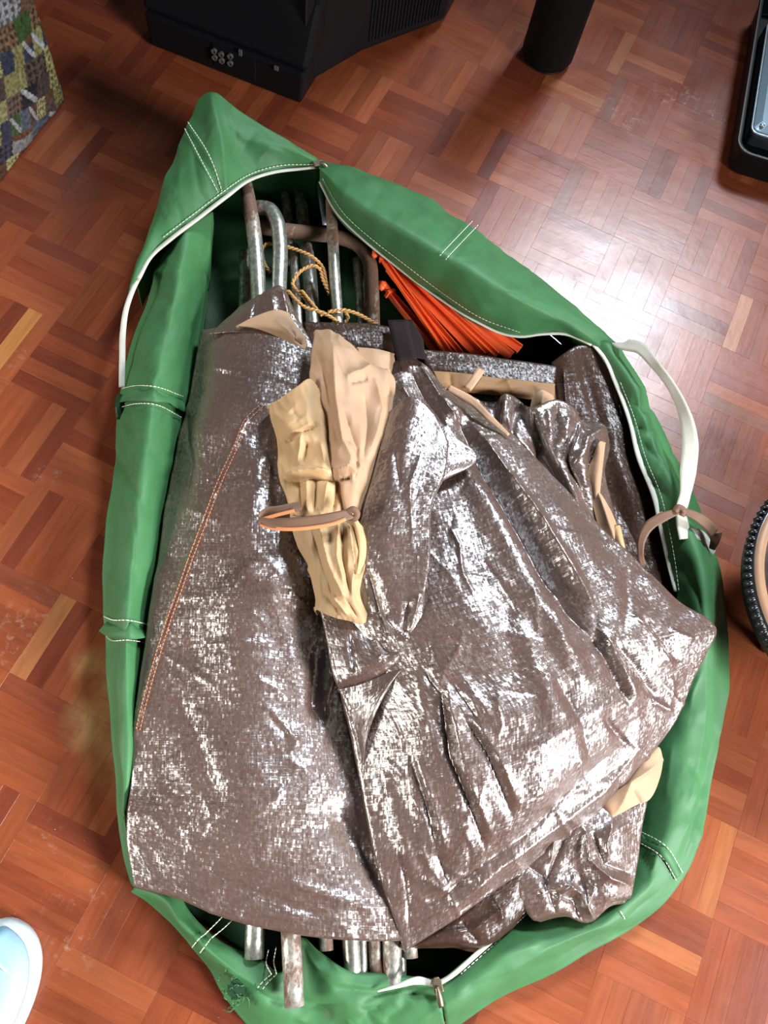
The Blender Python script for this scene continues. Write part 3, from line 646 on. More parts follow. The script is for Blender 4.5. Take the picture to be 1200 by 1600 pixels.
# ------------------------------------------------------------------ cord
cord = thing('cord', 'twisted yellow cord looped loosely around the steel poles', 'cord')
def z8(x, y): return 340 + x / 4.286, 260 + y / 4.286
for q, zz in (([(355, 712), (320, 665), (300, 600), (300, 550), (330, 520), (380, 522)], .083), ([(455, 535), (540, 562), (640, 610), (705, 680), (725, 760), (745, 860)], .088), ([(690, 690), (650, 665), (590, 680), (530, 730), (502, 790), (540, 840), (600, 900), (665, 965), (720, 985), (790, 1030), (830, 1055)], .092),
              ([(470, 830), (520, 890), (590, 945), (660, 965), (740, 1000), (800, 1040)], .098), ([(740, 975), (840, 962), (930, 985), (1000, 1020), (1070, 1060)], .098), ([(850, 970), (872, 1010), (850, 1055)], .088), ([(560, 830), (640, 930), (700, 1000)], .094), ([(690, 650), (700, 740), (735, 830)], .085)):
    C = crom([W(*z8(x, y), zz + .002 * math.sin(k)) for k, (x, y) in enumerate(q)], 110); T = np.gradient(C, axis=0); T /= np.linalg.norm(T, axis=1, keepdims=True)
    L = np.r_[0, np.cumsum(np.linalg.norm(np.diff(C, axis=0), axis=1))]; S = np.cross(T, [0, 0, 1.]); S /= np.linalg.norm(S, axis=1, keepdims=True) + 1e-9; Bn = np.cross(S, T)
    V, F = [], []
    for ph in (0, math.pi):
        a = (L / .013 * 2 * math.pi + ph)[:, None]; tube_mesh(V, F, C + (S * np.cos(a) + Bn * np.sin(a)) * .0013, .0017, 6)
    link('strand', mesh_from(V, F), CORD, cord)
settle(cord)

# ------------------------------------------------------------------ pegs
def peg(label, a, b, za, zb, w, roll=0, head=True):
    A3, B3 = W(*a, za), W(*b, zb); d = B3 - A3; L = np.linalg.norm(d); d /= L
    s = np.cross(d, [0, 0, 1.]); s /= np.linalg.norm(s); u = np.cross(s, d); cr_, sr_ = math.cos(roll), math.sin(roll); s, u = s*cr_ + u*sr_, -s*sr_ + u*cr_
    def sec(t, k):                                        # a channel section: web with two flanges
        hw, hh = w * k / 2, w * k * .35; th = .0018; c = A3 + d * L * t
        return [c + s*x + u*y for x, y in ((-hw, hh), (-hw, -hh), (hw, -hh), (hw, hh), (hw - th, hh), (hw - th, -hh + th), (-hw + th, -hh + th), (-hw + th, hh))]
    root = thing('tent_peg', label, 'peg', 'orange plastic pegs under the top flap')
    solid('shaft', [sec(t, k) for t, k in ((0, .8), (.1, .9), (.55, 1.05), (.85, 1.1), (1.0, 1.1))], ORANGE, root, .0004)
    if head:
        c = A3; hk = [c + s*x*w + d*y*w + u*z*w for x, y, z in ((0, .2, 0), (0, -.45, .1), (.15, -.9, .25), (.65, -1.0, .35), (1.0, -.6, .4), (1.0, -.2, .4))]
        tube('hook', hk, [w*.42]*4 + [w*.36, w*.3], ORANGE, root, 8, None)
        solid('collar', [[c + d*w*.1 + s*x*w*.62 + u*y*w*.5 for x, y in ((-1, -1), (1, -1), (1, 1), (-1, 1))], [c + d*w*.5 + s*x*w*.62 + u*y*w*.5 for x, y in ((-1, -1), (1, -1), (1, 1), (-1, 1))]], ORANGE, root, .0008)
    settle(root)
peg('orange peg with its hook sticking out at the top of the fan', (597, 402), (703, 556), 0.080, 0.071, 0.0110)
peg('orange peg lying second from the left in the fan', (606, 420), (722, 558), 0.074, 0.068, 0.0110, .3, False)
peg('broad faced orange peg in the middle of the fan', (615, 418), (752, 560), 0.068, 0.064, 0.0171, -.2, False)
peg('orange peg right of the broad faced one', (614, 404), (775, 556), 0.076, 0.070, 0.0110, .2, False)
peg('orange peg with an open channel end near the flap edge', (622, 410), (798, 556), 0.072, 0.066, 0.0146, .6)
peg('orange peg half hidden along the zip edge of the flap', (640, 422), (812, 546), 0.064, 0.064, 0.0134, -.3, False)
peg('lowest orange peg with a looped head beside the dark strap', (607, 455), (690, 556), 0.057, 0.051, 0.0134, .4)
peg('orange peg at the bottom of the fan, mostly covered', (625, 440), (735, 556), 0.048, 0.046, 0.0146, .1, False)
peg('orange peg hidden deepest under the flap', (655, 440), (765, 552), 0.052, 0.052, 0.0134, 0, False)

# ------------------------------------------------------------------ left folded sheet
WN = [(.12, .09, .0045, 11), (.05, .04, .0014, 12), (.03, .02, .0004, 13, 1)]
tl = thing('folded_tarpaulin', 'flat folded brown woven sheet filling the left half of the bag', 'tarpaulin')
loft('sheet', [[(318, 517, .085), (360, 511, .112), (420, 524, .122), (480, 545, .122), (540, 556, .118), (600, 566, .11)], [(303, 595, .075), (340, 588, .112), (400, 596, .13), (470, 606, .13), (540, 620, .125), (620, 630, .115)],
     [(285, 680, .07), (325, 680, .112), (400, 690, .135), (470, 700, .132), (550, 700, .125), (630, 710, .115)], [(268, 765, .07), (315, 765, .11), (400, 765, .135), (470, 770, .13), (560, 780, .118), (640, 790, .11)], [(249, 890, .08), (300, 890, .105), (390, 890, .132), (460, 890, .125), (540, 900, .105), (640, 910, .095)],
     [(231, 1000, .082), (290, 1000, .10), (390, 1000, .128), (455, 1010, .115), (530, 1020, .09), (640, 1020, .085)], [(217, 1110, .085), (285, 1110, .098), (390, 1110, .122), (465, 1110, .112), (540, 1120, .085), (640, 1120, .08)], [(208, 1220, .085), (280, 1220, .102), (390, 1225, .118), (480, 1225, .11), (560, 1225, .088), (650, 1230, .08)],
     [(203, 1310, .084), (280, 1330, .097), (390, 1350, .11), (480, 1365, .108), (560, 1370, .096), (650, 1370, .085)], [(213, 1382, .075), (280, 1400, .084), (340, 1425, .085), (420, 1447, .092), (500, 1460, .095), (570, 1465, .09), (650, 1464, .085)]],
     TARP, tl, 150, 230, key='tl', pad=(.03, 0, .012, .010), noise=WN,
     creases=[([(325, 580), (380, 592), (430, 594), (465, 612)], 5, -.0035), ([(325, 570), (380, 578), (440, 584)], 9, .003), ([(455, 640), (420, 690), (395, 760)], 12, .005, 'g'), ([(385, 655), (345, 740), (300, 860), (260, 970), (225, 1090), (213, 1150)], 3, .0028, 'f'), ([(400, 670), (425, 740), (430, 830)], 14, -.006, 'g'),
              ([(290, 640), (300, 720), (285, 800)], 5, -.004), ([(240, 1010), (300, 1050), (350, 1080)], 3, .002), ([(400, 1060), (430, 1075), (448, 1092)], 3, .004), ([(410, 1100), (440, 1130), (470, 1165)], 7, .005), ([(415, 1108), (450, 1150)], 5, -.004), ([(500, 1000), (490, 1100), (505, 1130)], 10, -.008, 'g'), ([(520, 1060), (505, 1110)], 3, .004),
              ([(270, 1080), (310, 1160), (340, 1260)], 16, -.003, 'g'), ([(440, 1375), (520, 1400), (600, 1425)], 9, .006), ([(360, 1385), (440, 1410), (520, 1440)], 8, -.004), ([(380, 1425), (470, 1432), (560, 1450)], 6, .003), ([(420, 900), (440, 960), (470, 1060)], 16, .004, 'g'), ([(215, 1320), (245, 1380)], 4, .004), ([(520, 1250), (560, 1330), (600, 1400)], 16, -.008, 'g'), ([(440, 1180), (520, 1230)], 10, .003)] + fine(40, 230, 580, 600, 1430, 8, 18, 40, 130, .0016, 2.5, 5) + fine(26, 230, 540, 560, 1400, 100, 25, 40, 120, .0016, 3, 6))
for k in (-3, 3):
    dashes('stitching', [on('tl', x + k, y + k * .3, .0012) for x, y in ((412, 632), (388, 655), (368, 700), (345, 750), (322, 810), (300, 868), (280, 925), (262, 975), (245, 1030), (228, 1090), (216, 1140))], OTHREAD, tl, .00055, .005, .3)
loft('hem_corner', [[(376, 478, .10), (405, 463, .112), (440, 450, .118), (447, 470, .112)], [(350, 500, .105), (395, 490, .118), (445, 485, .12), (470, 510, .112)], [(330, 520, .105), (380, 518, .118), (440, 530, .12), (490, 548, .112)]], TARP, tl, 50, 40, pad=(.01, .01, .01, 0), noise=WN,
     creases=[([(425, 460), (430, 520)], 5, .005), ([(400, 465), (395, 500)], 5, -.004), ([(440, 455), (450, 500)], 4, .005)])
o = loft('lining_corner', [[(372, 508, .124), (400, 494, .128), (440, 485, .129), (450, 488, .127)], [(400, 512, .126), (420, 508, .132), (445, 502, .132), (462, 508, .126)], [(440, 528, .125), (455, 526, .13), (468, 526, .13), (478, 530, .126)], [(470, 546, .122), (474, 546, .124), (478, 546, .124), (480, 545, .122)]], TAN, tl, 40, 40, pad=(.003, .003, .003, .003), creases=[([(455, 510), (462, 530), (476, 540)], 4, -.006), ([(430, 500), (470, 535)], 5, .004)])
o['label'] = 'turned up tan lining corner'
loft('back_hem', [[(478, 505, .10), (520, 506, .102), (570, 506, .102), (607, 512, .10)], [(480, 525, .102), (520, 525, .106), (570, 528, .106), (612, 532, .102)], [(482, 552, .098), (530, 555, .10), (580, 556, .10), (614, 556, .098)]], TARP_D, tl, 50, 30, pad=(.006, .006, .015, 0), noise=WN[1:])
settle(tl)

# ------------------------------------------------------------------ dark sheet at the right inside the bag
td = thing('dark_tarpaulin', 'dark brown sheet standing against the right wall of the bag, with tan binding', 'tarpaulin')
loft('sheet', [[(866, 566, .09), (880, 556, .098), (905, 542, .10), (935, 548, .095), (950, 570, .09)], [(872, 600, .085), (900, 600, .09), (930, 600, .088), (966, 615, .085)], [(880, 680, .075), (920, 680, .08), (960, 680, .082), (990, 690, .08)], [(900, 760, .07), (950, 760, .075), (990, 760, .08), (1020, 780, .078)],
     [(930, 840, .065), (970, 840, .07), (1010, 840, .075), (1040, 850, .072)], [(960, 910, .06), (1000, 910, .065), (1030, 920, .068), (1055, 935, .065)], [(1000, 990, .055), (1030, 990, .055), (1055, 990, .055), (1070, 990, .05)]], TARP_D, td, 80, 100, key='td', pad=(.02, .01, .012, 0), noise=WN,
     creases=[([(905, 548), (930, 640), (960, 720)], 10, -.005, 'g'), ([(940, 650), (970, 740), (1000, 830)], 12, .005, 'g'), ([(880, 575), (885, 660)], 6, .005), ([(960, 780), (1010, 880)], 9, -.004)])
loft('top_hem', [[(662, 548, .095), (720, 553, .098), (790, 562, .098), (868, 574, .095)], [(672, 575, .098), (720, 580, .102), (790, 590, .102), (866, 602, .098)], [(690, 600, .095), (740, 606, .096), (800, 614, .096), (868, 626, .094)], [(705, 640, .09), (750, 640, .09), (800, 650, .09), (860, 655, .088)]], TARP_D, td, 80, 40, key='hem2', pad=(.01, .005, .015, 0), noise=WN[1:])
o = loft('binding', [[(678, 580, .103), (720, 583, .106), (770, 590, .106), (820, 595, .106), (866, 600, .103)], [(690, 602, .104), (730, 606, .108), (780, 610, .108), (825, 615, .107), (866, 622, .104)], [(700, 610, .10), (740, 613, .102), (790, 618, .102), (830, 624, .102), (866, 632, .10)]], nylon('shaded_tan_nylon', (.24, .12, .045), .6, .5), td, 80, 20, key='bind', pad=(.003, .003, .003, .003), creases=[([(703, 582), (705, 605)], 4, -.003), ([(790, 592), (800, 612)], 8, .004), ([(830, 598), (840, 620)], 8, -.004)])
ribbon('loop', [W(752, 577, .116), W(742, 592, .118), W(730, 608, .114)], .012, TAN, td, 0, 12, .0014, 3)
loft('binding_fold', [[(832, 622, .105), (845, 610, .112), (864, 618, .105)], [(830, 640, .10), (848, 632, .112), (868, 642, .10)], [(838, 652, .095), (850, 655, .10), (862, 655, .095)]], TAN, td, 24, 24, pad=(.003,) * 4, creases=[([(848, 612), (846, 650)], 4, .005)])
settle(td)

# ------------------------------------------------------------------ right crumpled sheet
tr = thing('crumpled_tarpaulin', 'shiny creased brown woven sheet heaped over the right half of the bag', 'tarpaulin')
loft('pleated_top', [[(715, 618, .105), (745, 625, .118), (770, 640, .112), (790, 618, .125), (812, 630, .12), (830, 640, .138), (872, 630, .135), (895, 642, .13), (905, 660, .115), (945, 668, .12), (950, 685, .11)],
     [(730, 660, .11), (760, 660, .122), (785, 680, .115), (800, 670, .13), (822, 670, .125), (845, 675, .14), (880, 670, .135), (900, 675, .122), (915, 685, .128), (940, 690, .125), (948, 700, .11)],
     [(770, 710, .115), (800, 715, .122), (820, 720, .115), (835, 715, .13), (850, 715, .122), (868, 715, .138), (890, 715, .125), (905, 715, .138), (920, 715, .128), (932, 720, .118), (940, 730, .11)],
     [(820, 770, .11), (840, 770, .12), (850, 770, .112), (865, 770, .125), (880, 768, .115), (895, 770, .13), (905, 770, .12), (918, 770, .122), (930, 775, .112), (940, 775, .105), (950, 780, .10)],
     [(860, 830, .105), (880, 830, .112), (890, 830, .108), (900, 830, .115), (912, 830, .108), (925, 830, .112), (935, 830, .105), (945, 830, .10), (955, 835, .10), (962, 835, .095), (970, 840, .09)],
     [(910, 900, .10), (920, 900, .10), (930, 900, .10), (940, 900, .10), (950, 900, .10), (960, 900, .10), (970, 900, .095), (980, 900, .09), (990, 900, .09), (995, 900, .085), (1000, 900, .08)]],
     TARP, tr, 150, 100, key='pleat', pad=(.01, .01, .01, 0), noise=WN,
     creases=[([(833, 640), (845, 720), (870, 780)], 4, -.014), ([(870, 632), (868, 700), (890, 790)], 5, -.012), ([(812, 630), (800, 680)], 5, -.010), ([(905, 660), (895, 720), (905, 780)], 4, .008), ([(945, 670), (915, 690), (898, 740)], 4, .008), ([(790, 620), (785, 670)], 4, .008), ([(855, 640), (862, 690)], 4, .006), ([(925, 690), (918, 760)], 4, -.008), ([(885, 650), (880, 690)], 4, .006)])
for rows, mm in (([[(928, 712, .13), (938, 690, .138), (945, 692, .132)], [(920, 735, .126), (933, 728, .134), (940, 730, .128)], [(921, 765, .12), (930, 760, .128), (936, 765, .122)], [(925, 785, .115), (931, 782, .12), (936, 782, .116)]], TAN),
                 ([[(924, 770, .12), (934, 768, .126), (940, 775, .12)], [(930, 800, .116), (945, 790, .124), (955, 800, .116)], [(938, 825, .112), (952, 822, .12), (966, 830, .11)], [(950, 848, .106), (962, 850, .11), (974, 860, .102)]], TAN),
                 ([[(950, 840, .112), (964, 822, .118), (968, 822, .112)], [(960, 852, .11), (968, 846, .116), (972, 850, .11)], [(970, 864, .106), (974, 862, .108), (976, 862, .106)]], YTAN)):
    loft('lining_edge', rows, mm, tr, 24, 30, pad=(.003,) * 4, creases=[([(rows[0][1][0], rows[0][1][1]), (rows[-1][1][0], rows[-1][1][1])], 4, .004)])
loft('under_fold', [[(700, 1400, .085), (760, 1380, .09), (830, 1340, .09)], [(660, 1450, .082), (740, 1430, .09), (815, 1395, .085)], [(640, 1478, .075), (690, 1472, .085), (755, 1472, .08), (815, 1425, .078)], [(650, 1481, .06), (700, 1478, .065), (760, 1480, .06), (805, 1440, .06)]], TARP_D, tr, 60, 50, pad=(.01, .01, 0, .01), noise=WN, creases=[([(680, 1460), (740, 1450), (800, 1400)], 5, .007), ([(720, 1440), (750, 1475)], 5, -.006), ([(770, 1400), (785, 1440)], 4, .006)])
loft('crumpled_tail', [[(815, 1330, .10), (860, 1290, .10), (905, 1250, .10), (940, 1225, .095), (1020, 1195, .085)], [(810, 1365, .095), (860, 1330, .105), (905, 1295, .11), (935, 1275, .105), (1010, 1245, .088)], [(803, 1385, .092), (855, 1370, .10), (900, 1335, .098), (935, 1325, .108), (1000, 1290, .085)], [(822, 1415, .085), (865, 1400, .095), (905, 1375, .09), (940, 1375, .10), (992, 1350, .08)],
     [(838, 1436, .08), (870, 1425, .09), (910, 1405, .088), (945, 1400, .095), (984, 1390, .078)], [(846, 1439, .065), (884, 1432, .08), (920, 1437, .075), (950, 1412, .08), (980, 1405, .065)]], TARP, tr, 110, 100, key='tail', pad=(.02, .03, 0, .03), noise=WN,
     creases=[([(890, 1260), (880, 1330), (850, 1400)], 6, -.009), ([(912, 1290), (920, 1340), (950, 1370), (985, 1385)], 5, .010), ([(925, 1300), (945, 1350), (985, 1365)], 5, -.008), ([(955, 1280), (945, 1320), (950, 1345)], 4, .006), ([(840, 1400), (880, 1380), (905, 1395), (920, 1430)], 5, .009), ([(860, 1390), (900, 1410), (905, 1435)], 5, -.008), ([(930, 1385), (915, 1410), (925, 1435)], 4, .008), ([(820, 1350), (850, 1370), (870, 1430)], 5, -.006), ([(870, 1280), (860, 1350)], 5, .006), ([(900, 1360), (870, 1410)], 5, .007)])
o = loft('lining_fold', [[(1012, 1170, .094), (1028, 1168, .10), (1036, 1186, .092)], [(985, 1195, .10), (1010, 1190, .108), (1030, 1215, .094)], [(955, 1225, .102), (985, 1222, .112), (1015, 1247, .094)], [(930, 1255, .10), (955, 1262, .11), (985, 1262, .10)], [(945, 1265, .10), (958, 1275, .106), (968, 1272, .102)]], TAN, tr, 50, 60, pad=(.004,) * 4, creases=[([(1030, 1190), (985, 1222), (960, 1272)], 4, .007), ([(990, 1235), (1005, 1260)], 3, -.004), ([(1000, 1190), (975, 1230)], 5, -.005)])
o['label'] = 'tan lining showing at a fold'
R_CR = [([(712, 645), (770, 745), (842, 872), (903, 963), (945, 1015)], 13, -.026), ([(735, 655), (795, 745), (870, 860), (935, 960)], 12, .014), ([(770, 668), (840, 770), (915, 870), (980, 960)], 24, .008, 'g'), ([(700, 690), (770, 800), (840, 930), (900, 1040)], 20, .010, 'g'),
        ([(655, 1040), (690, 1085), (699, 1176), (730, 1250), (759, 1326)], 6, -.012), ([(668, 1040), (712, 1130), (725, 1200), (770, 1310)], 9, .007), ([(721, 1116), (762, 1180), (800, 1275)], 6, -.010), ([(735, 1115), (778, 1180), (812, 1260)], 9, .006), ([(640, 1180), (661, 1244), (684, 1330)], 5, -.006), ([(650, 1180), (676, 1250), (698, 1330)], 7, .005), ([(700, 1060), (751, 1131)], 4, -.005),
        ([(931, 992), (955, 1040), (984, 1100)], 6, -.012), ([(942, 985), (970, 1040), (995, 1095)], 8, .008), ([(960, 1000), (995, 1040), (1032, 1094)], 7, -.010), ([(1000, 960), (1030, 990), (1062, 1035)], 6, -.009), ([(985, 960), (1020, 1000), (1055, 1050)], 7, .008), ([(866, 909), (905, 960), (931, 1000)], 7, .006), ([(944, 1119), (966, 1145), (984, 1168)], 4, -.008), ([(1020, 1095), (1050, 1112)], 4, .007),
        ([(1045, 985), (1085, 1000)], 5, .006), ([(860, 940), (880, 1010), (925, 1080)], 16, .006, 'g'), ([(640, 1425), (690, 1405), (760, 1350), (830, 1300), (900, 1235), (960, 1175)], 6, -.007), ([(660, 1440), (720, 1405), (780, 1355), (860, 1300), (940, 1235), (1010, 1150)], 7, .006), ([(800, 960), (850, 1060), (880, 1150)], 18, .006, 'g'), ([(870, 1060), (910, 1130), (930, 1200)], 10, -.006), ([(740, 860), (790, 960), (820, 1060)], 22, -.005, 'g'), ([(660, 1370), (700, 1395)], 5, .006), ([(680, 1330), (700, 1380)], 5, -.006), ([(590, 1180), (620, 1280), (650, 1380)], 12, .004, 'g'),
        ([(625, 600), (650, 640)], 6, .006), ([(640, 575), (665, 620), (700, 670)], 7, -.007), ([(655, 570), (700, 640), (720, 660)], 7, .007), ([(690, 620), (720, 650)], 6, .007), ([(810, 1180), (890, 1140), (960, 1090)], 12, .003, 'g'), ([(1000, 900), (1060, 960)], 12, .004, 'g')]
loft('sheet', [[(590, 590, .118), (615, 570, .124), (640, 560, .126), (668, 575, .126), (690, 600, .122)], [(585, 660, .13), (640, 645, .138), (680, 630, .138), (715, 628, .132), (735, 630, .125)], [(575, 720, .138), (640, 700, .148), (700, 685, .15), (760, 675, .145), (790, 672, .13)], [(560, 790, .145), (640, 770, .162), (720, 750, .166), (790, 735, .158), (845, 725, .138)], [(545, 880, .148), (640, 860, .177), (740, 840, .186), (830, 810, .174), (900, 785, .146)],
     [(525, 960, .142), (640, 950, .184), (760, 920, .202), (880, 880, .188), (965, 852, .15)], [(535, 1070, .13), (650, 1060, .182), (780, 1030, .210), (930, 960, .192), (1050, 932, .15)], [(555, 1150, .122), (670, 1140, .176), (800, 1110, .205), (960, 1030, .19), (1117, 980, .145)], [(568, 1220, .116), (690, 1210, .166), (820, 1180, .195), (980, 1090, .175), (1102, 1022, .138)], [(585, 1300, .11), (710, 1280, .152), (840, 1240, .172), (980, 1140, .155), (1086, 1062, .13)],
     [(606, 1390, .10), (730, 1345, .132), (850, 1280, .142), (970, 1190, .13), (1055, 1125, .115)], [(625, 1445, .094), (735, 1390, .115), (850, 1315, .122), (960, 1230, .115), (1030, 1160, .105)], [(636, 1480, .086), (738, 1410, .10), (852, 1332, .105), (950, 1250, .10), (1012, 1180, .095)]],
     TARP, tr, 220, 260, key='tr', pad=(.06, .025, .01, .022), noise=[(.16, .12, .006, 21), (.06, .05, .0022, 22), (.05, .12, .0016, 24, 1)], creases=R_CR + fine(55, 600, 1080, 620, 1400, 62, 22, 40, 150, .0028, 3, 3) + fine(30, 600, 1080, 700, 1400, -35, 30, 30, 90, .0018, 2.5, 4))
loft('side_flap', [[(612, 640, .180), (640, 620, .192), (670, 640, .193), (700, 690, .190)], [(590, 730, .188), (625, 720, .202), (655, 725, .204), (692, 742, .206)], [(572, 800, .188), (610, 795, .204), (645, 795, .206), (672, 792, .208)], [(558, 880, .18), (600, 875, .198), (640, 872, .203), (669, 872, .205)], [(568, 930, .17), (602, 925, .19), (638, 925, .196), (661, 928, .197)], [(592, 985, .16), (615, 980, .182), (638, 975, .188), (655, 972, .188)], [(612, 1020, .155), (625, 1015, .175), (636, 1010, .18), (645, 1005, .18)]],
     TARP, tr, 70, 120, key='flapR', pad=(.012, .006, .004, .006), noise=[(.05, .1, .003, 31), (.02, .03, .001, 32)], creases=[([(598, 960), (620, 985), (645, 1000)], 4, .006), ([(655, 930), (640, 990)], 4, .007), ([(640, 940), (630, 990)], 4, -.006), ([(615, 700), (625, 760)], 5, -.004), ([(660, 700), (640, 760), (645, 860)], 8, .003), ([(575, 890), (600, 990)], 5, -.005)])
loft('corner_flap', [[(672, 690, .186), (700, 665, .186), (722, 690, .184)], [(668, 735, .189), (705, 700, .190), (742, 708, .186)], [(668, 770, .19), (705, 735, .192), (735, 728, .188)], [(670, 772, .186), (680, 760, .188), (690, 752, .187)]], TARP, tr, 40, 40, pad=(.003, .004, .004, .004), noise=WN[1:])
loft('folded_band', [[(505, 955, .142), (540, 965, .152), (580, 985, .158), (610, 1000, .162)], [(515, 1000, .146), (550, 1010, .16), (590, 1020, .168), (630, 1012, .174)], [(528, 1060, .145), (560, 1055, .16), (600, 1042, .17), (645, 1012, .178)], [(535, 1074, .14), (565, 1066, .154), (605, 1050, .165), (648, 1018, .175)]], TARP, tr, 70, 50, pad=(.03, .004, .004, .006), noise=WN[1:], creases=[([(545, 990), (552, 1050)], 4, -.006), ([(580, 985), (600, 1035)], 5, .006), ([(590, 980), (612, 1020)], 4, -.005)])
loft('folded_band', [[(535, 1076, .142), (570, 1066, .156), (610, 1048, .168), (648, 1016, .178)], [(548, 1110, .136), (570, 1100, .154), (600, 1075, .168), (632, 1040, .176)], [(560, 1160, .126), (568, 1140, .144), (584, 1108, .160), (622, 1052, .172)], [(566, 1195, .12), (570, 1165, .136), (580, 1130, .152), (612, 1066, .168)]], TARP, tr, 60, 60, pad=(.03, .004, 0, .006), noise=WN[2:])
o = ribbon('lining_edge', [W(700, 605, .148), W(735, 625, .148), W(762, 650, .152), W(795, 680, .148)], [.008, .011, .009, .004], TAN, tr, -20, 30, .002, 3)
ribbon('dark_strap', [W(622, 500, .118), W(628, 530, .128), W(636, 562, .146)], [.030, .030, .028], DARKSTRAP, tr, 0, 16, .0012, 4); ribbon('dark_strap', [W(640, 500, .112), W(650, 528, .124), W(656, 560, .138)], [.006, .020, .016], DARKSTRAP, tr, 10, 16, .002, 4)
loft('tan_tab', [[(560, 543, .122), (590, 546, .128), (614, 552, .126)], [(565, 565, .124), (592, 568, .13), (617, 572, .126)], [(580, 590, .124), (600, 592, .13), (612, 590, .126)]], TAN, tr, 24, 24, pad=(.003,) * 4)
settle(tr)

# ------------------------------------------------------------------ tan gathered sleeve
sl = thing('fabric_sleeve', 'gathered tan nylon sleeve tied with tape, lying across the brown sheets', 'sleeve')
loft('side_lobe', [[(424, 632, .162), (440, 622, .175), (465, 606, .185), (484, 594, .185), (500, 612, .18)], [(430, 660, .16), (450, 655, .182), (475, 650, .19), (500, 645, .188), (515, 660, .178)], [(438, 695, .158), (458, 690, .178), (480, 685, .185), (505, 690, .188), (520, 710, .176)], [(440, 738, .158), (460, 725, .175), (485, 722, .184), (510, 725, .188), (530, 745, .178)], [(452, 775, .16), (472, 770, .178), (495, 765, .186), (520, 765, .188), (545, 775, .178)], [(460, 812, .162), (478, 808, .178), (500, 806, .184), (525, 805, .184), (550, 806, .174)]],
     YTAN, sl, 90, 110, key='lobeL', pad=(.02, .01, .006, 0), noise=[(.04, .04, .003, 41), (.016, .03, .0016, 45, 1)],
     creases=[([(445, 690), (462, 680), (478, 672), (500, 665)], 5, -.008), ([(450, 678), (468, 672), (490, 660)], 6, .006), ([(443, 742), (480, 735), (520, 738)], 4, .010), ([(445, 752), (485, 745), (525, 750)], 5, -.010), ([(472, 672), (470, 700), (465, 725)], 5, .007), ([(480, 690), (472, 725)], 5, -.007), ([(500, 690), (508, 730)], 4, .005), ([(480, 745), (482, 800)], 4, .008), ([(492, 745), (490, 800)], 4, -.008), ([(512, 750), (505, 800)], 4, .008), ([(530, 755), (520, 800)], 4, -.008), ([(455, 640), (470, 655)], 5, -.004), ([(463, 745), (468, 800)], 4, -.007)])
loft('upper_lobe', [[(496, 516, .165), (512, 514, .172), (530, 522, .175), (548, 540, .172)], [(490, 560, .172), (515, 545, .188), (545, 550, .19), (580, 570, .178)], [(489, 595, .175), (520, 585, .198), (555, 590, .198), (590, 580, .186), (611, 590, .172)], [(502, 640, .178), (525, 630, .205), (560, 635, .2), (590, 635, .19), (608, 640, .172)], [(512, 690, .18), (530, 680, .205), (560, 690, .2), (585, 690, .19), (596, 700, .172)], [(515, 735, .182), (535, 735, .2), (555, 745, .2), (570, 745, .19), (580, 750, .176)], [(530, 770, .182), (540, 775, .192), (550, 780, .192), (558, 780, .186), (564, 782, .178)], [(538, 804, .176), (545, 806, .184), (550, 806, .184), (554, 806, .18), (558, 806, .174)]],
     TAN, sl, 90, 130, key='lobeU', pad=(.012, .02, .006, 0), noise=[(.05, .05, .004, 42), (.02, .05, .002, 46, 1)],
     creases=[([(520, 540), (525, 620), (535, 690), (560, 740)], 6, .009), ([(500, 560), (515, 640), (530, 700)], 8, -.006), ([(540, 590), (565, 580), (580, 570)], 5, .006), ([(545, 598), (575, 590)], 5, -.006), ([(570, 600), (575, 660), (570, 720)], 7, -.007), ([(585, 590), (595, 640), (580, 700)], 5, .007), ([(535, 640), (560, 700), (555, 750)], 5, -.008), ([(520, 735), (545, 730), (562, 742)], 4, .009), ([(530, 748), (550, 745)], 4, -.009), ([(545, 690), (565, 735)], 4, .006), ([(602, 570), (605, 620)], 5, .005)])
loft('lower_gather', [[(458, 806, .165), (475, 808, .178), (495, 810, .184), (520, 808, .186), (545, 808, .184), (562, 812, .172)], [(466, 840, .16), (485, 840, .178), (505, 840, .186), (525, 840, .19), (548, 838, .19), (577, 845, .174)], [(478, 870, .156), (492, 872, .174), (508, 875, .184), (525, 875, .19), (545, 872, .192), (577, 868, .176)], [(490, 905, .152), (503, 908, .168), (515, 910, .178), (530, 910, .186), (545, 908, .188), (563, 902, .178)], [(498, 935, .148), (510, 940, .162), (522, 945, .172), (538, 950, .178), (550, 945, .182), (560, 935, .176)], [(498, 950, .145), (515, 958, .155), (532, 964, .162), (548, 968, .166), (562, 972, .168), (574, 968, .165)]],
     nylon('mid_tan_nylon', (.40, .26, .135), .6, .6), sl, 90, 100, key='low', pad=(.02, .012, 0, .006), noise=[(.04, .06, .002, 43), (.012, .06, .002, 47, 1)],
     creases=[([(497, 815), (515, 880), (545, 950)], 5, .008), ([(485, 820), (500, 880), (520, 940)], 5, -.006), ([(535, 815), (535, 870), (548, 930)], 4, -.011), ([(528, 815), (527, 870), (540, 920)], 4, .008), ([(543, 815), (550, 860), (556, 890)], 4, .008), ([(575, 850), (565, 885), (558, 905)], 4, .008), ([(560, 850), (556, 890)], 5, -.009), ([(505, 930), (530, 960)], 3, -.006), ([(520, 930), (545, 962)], 3, .006), ([(535, 930), (560, 965)], 3, -.006)])
loft('pale_cuff', [[(540, 815, .186), (552, 808, .194), (566, 822, .19)], [(543, 845, .19), (560, 838, .199), (578, 850, .188)], [(548, 875, .19), (560, 870, .198), (576, 872, .186)], [(552, 895, .188), (558, 895, .192), (564, 895, .184)]], YTAN, sl, 30, 40, pad=(.004,) * 4, creases=[([(548, 815), (560, 860), (556, 892)], 5, -.006)])
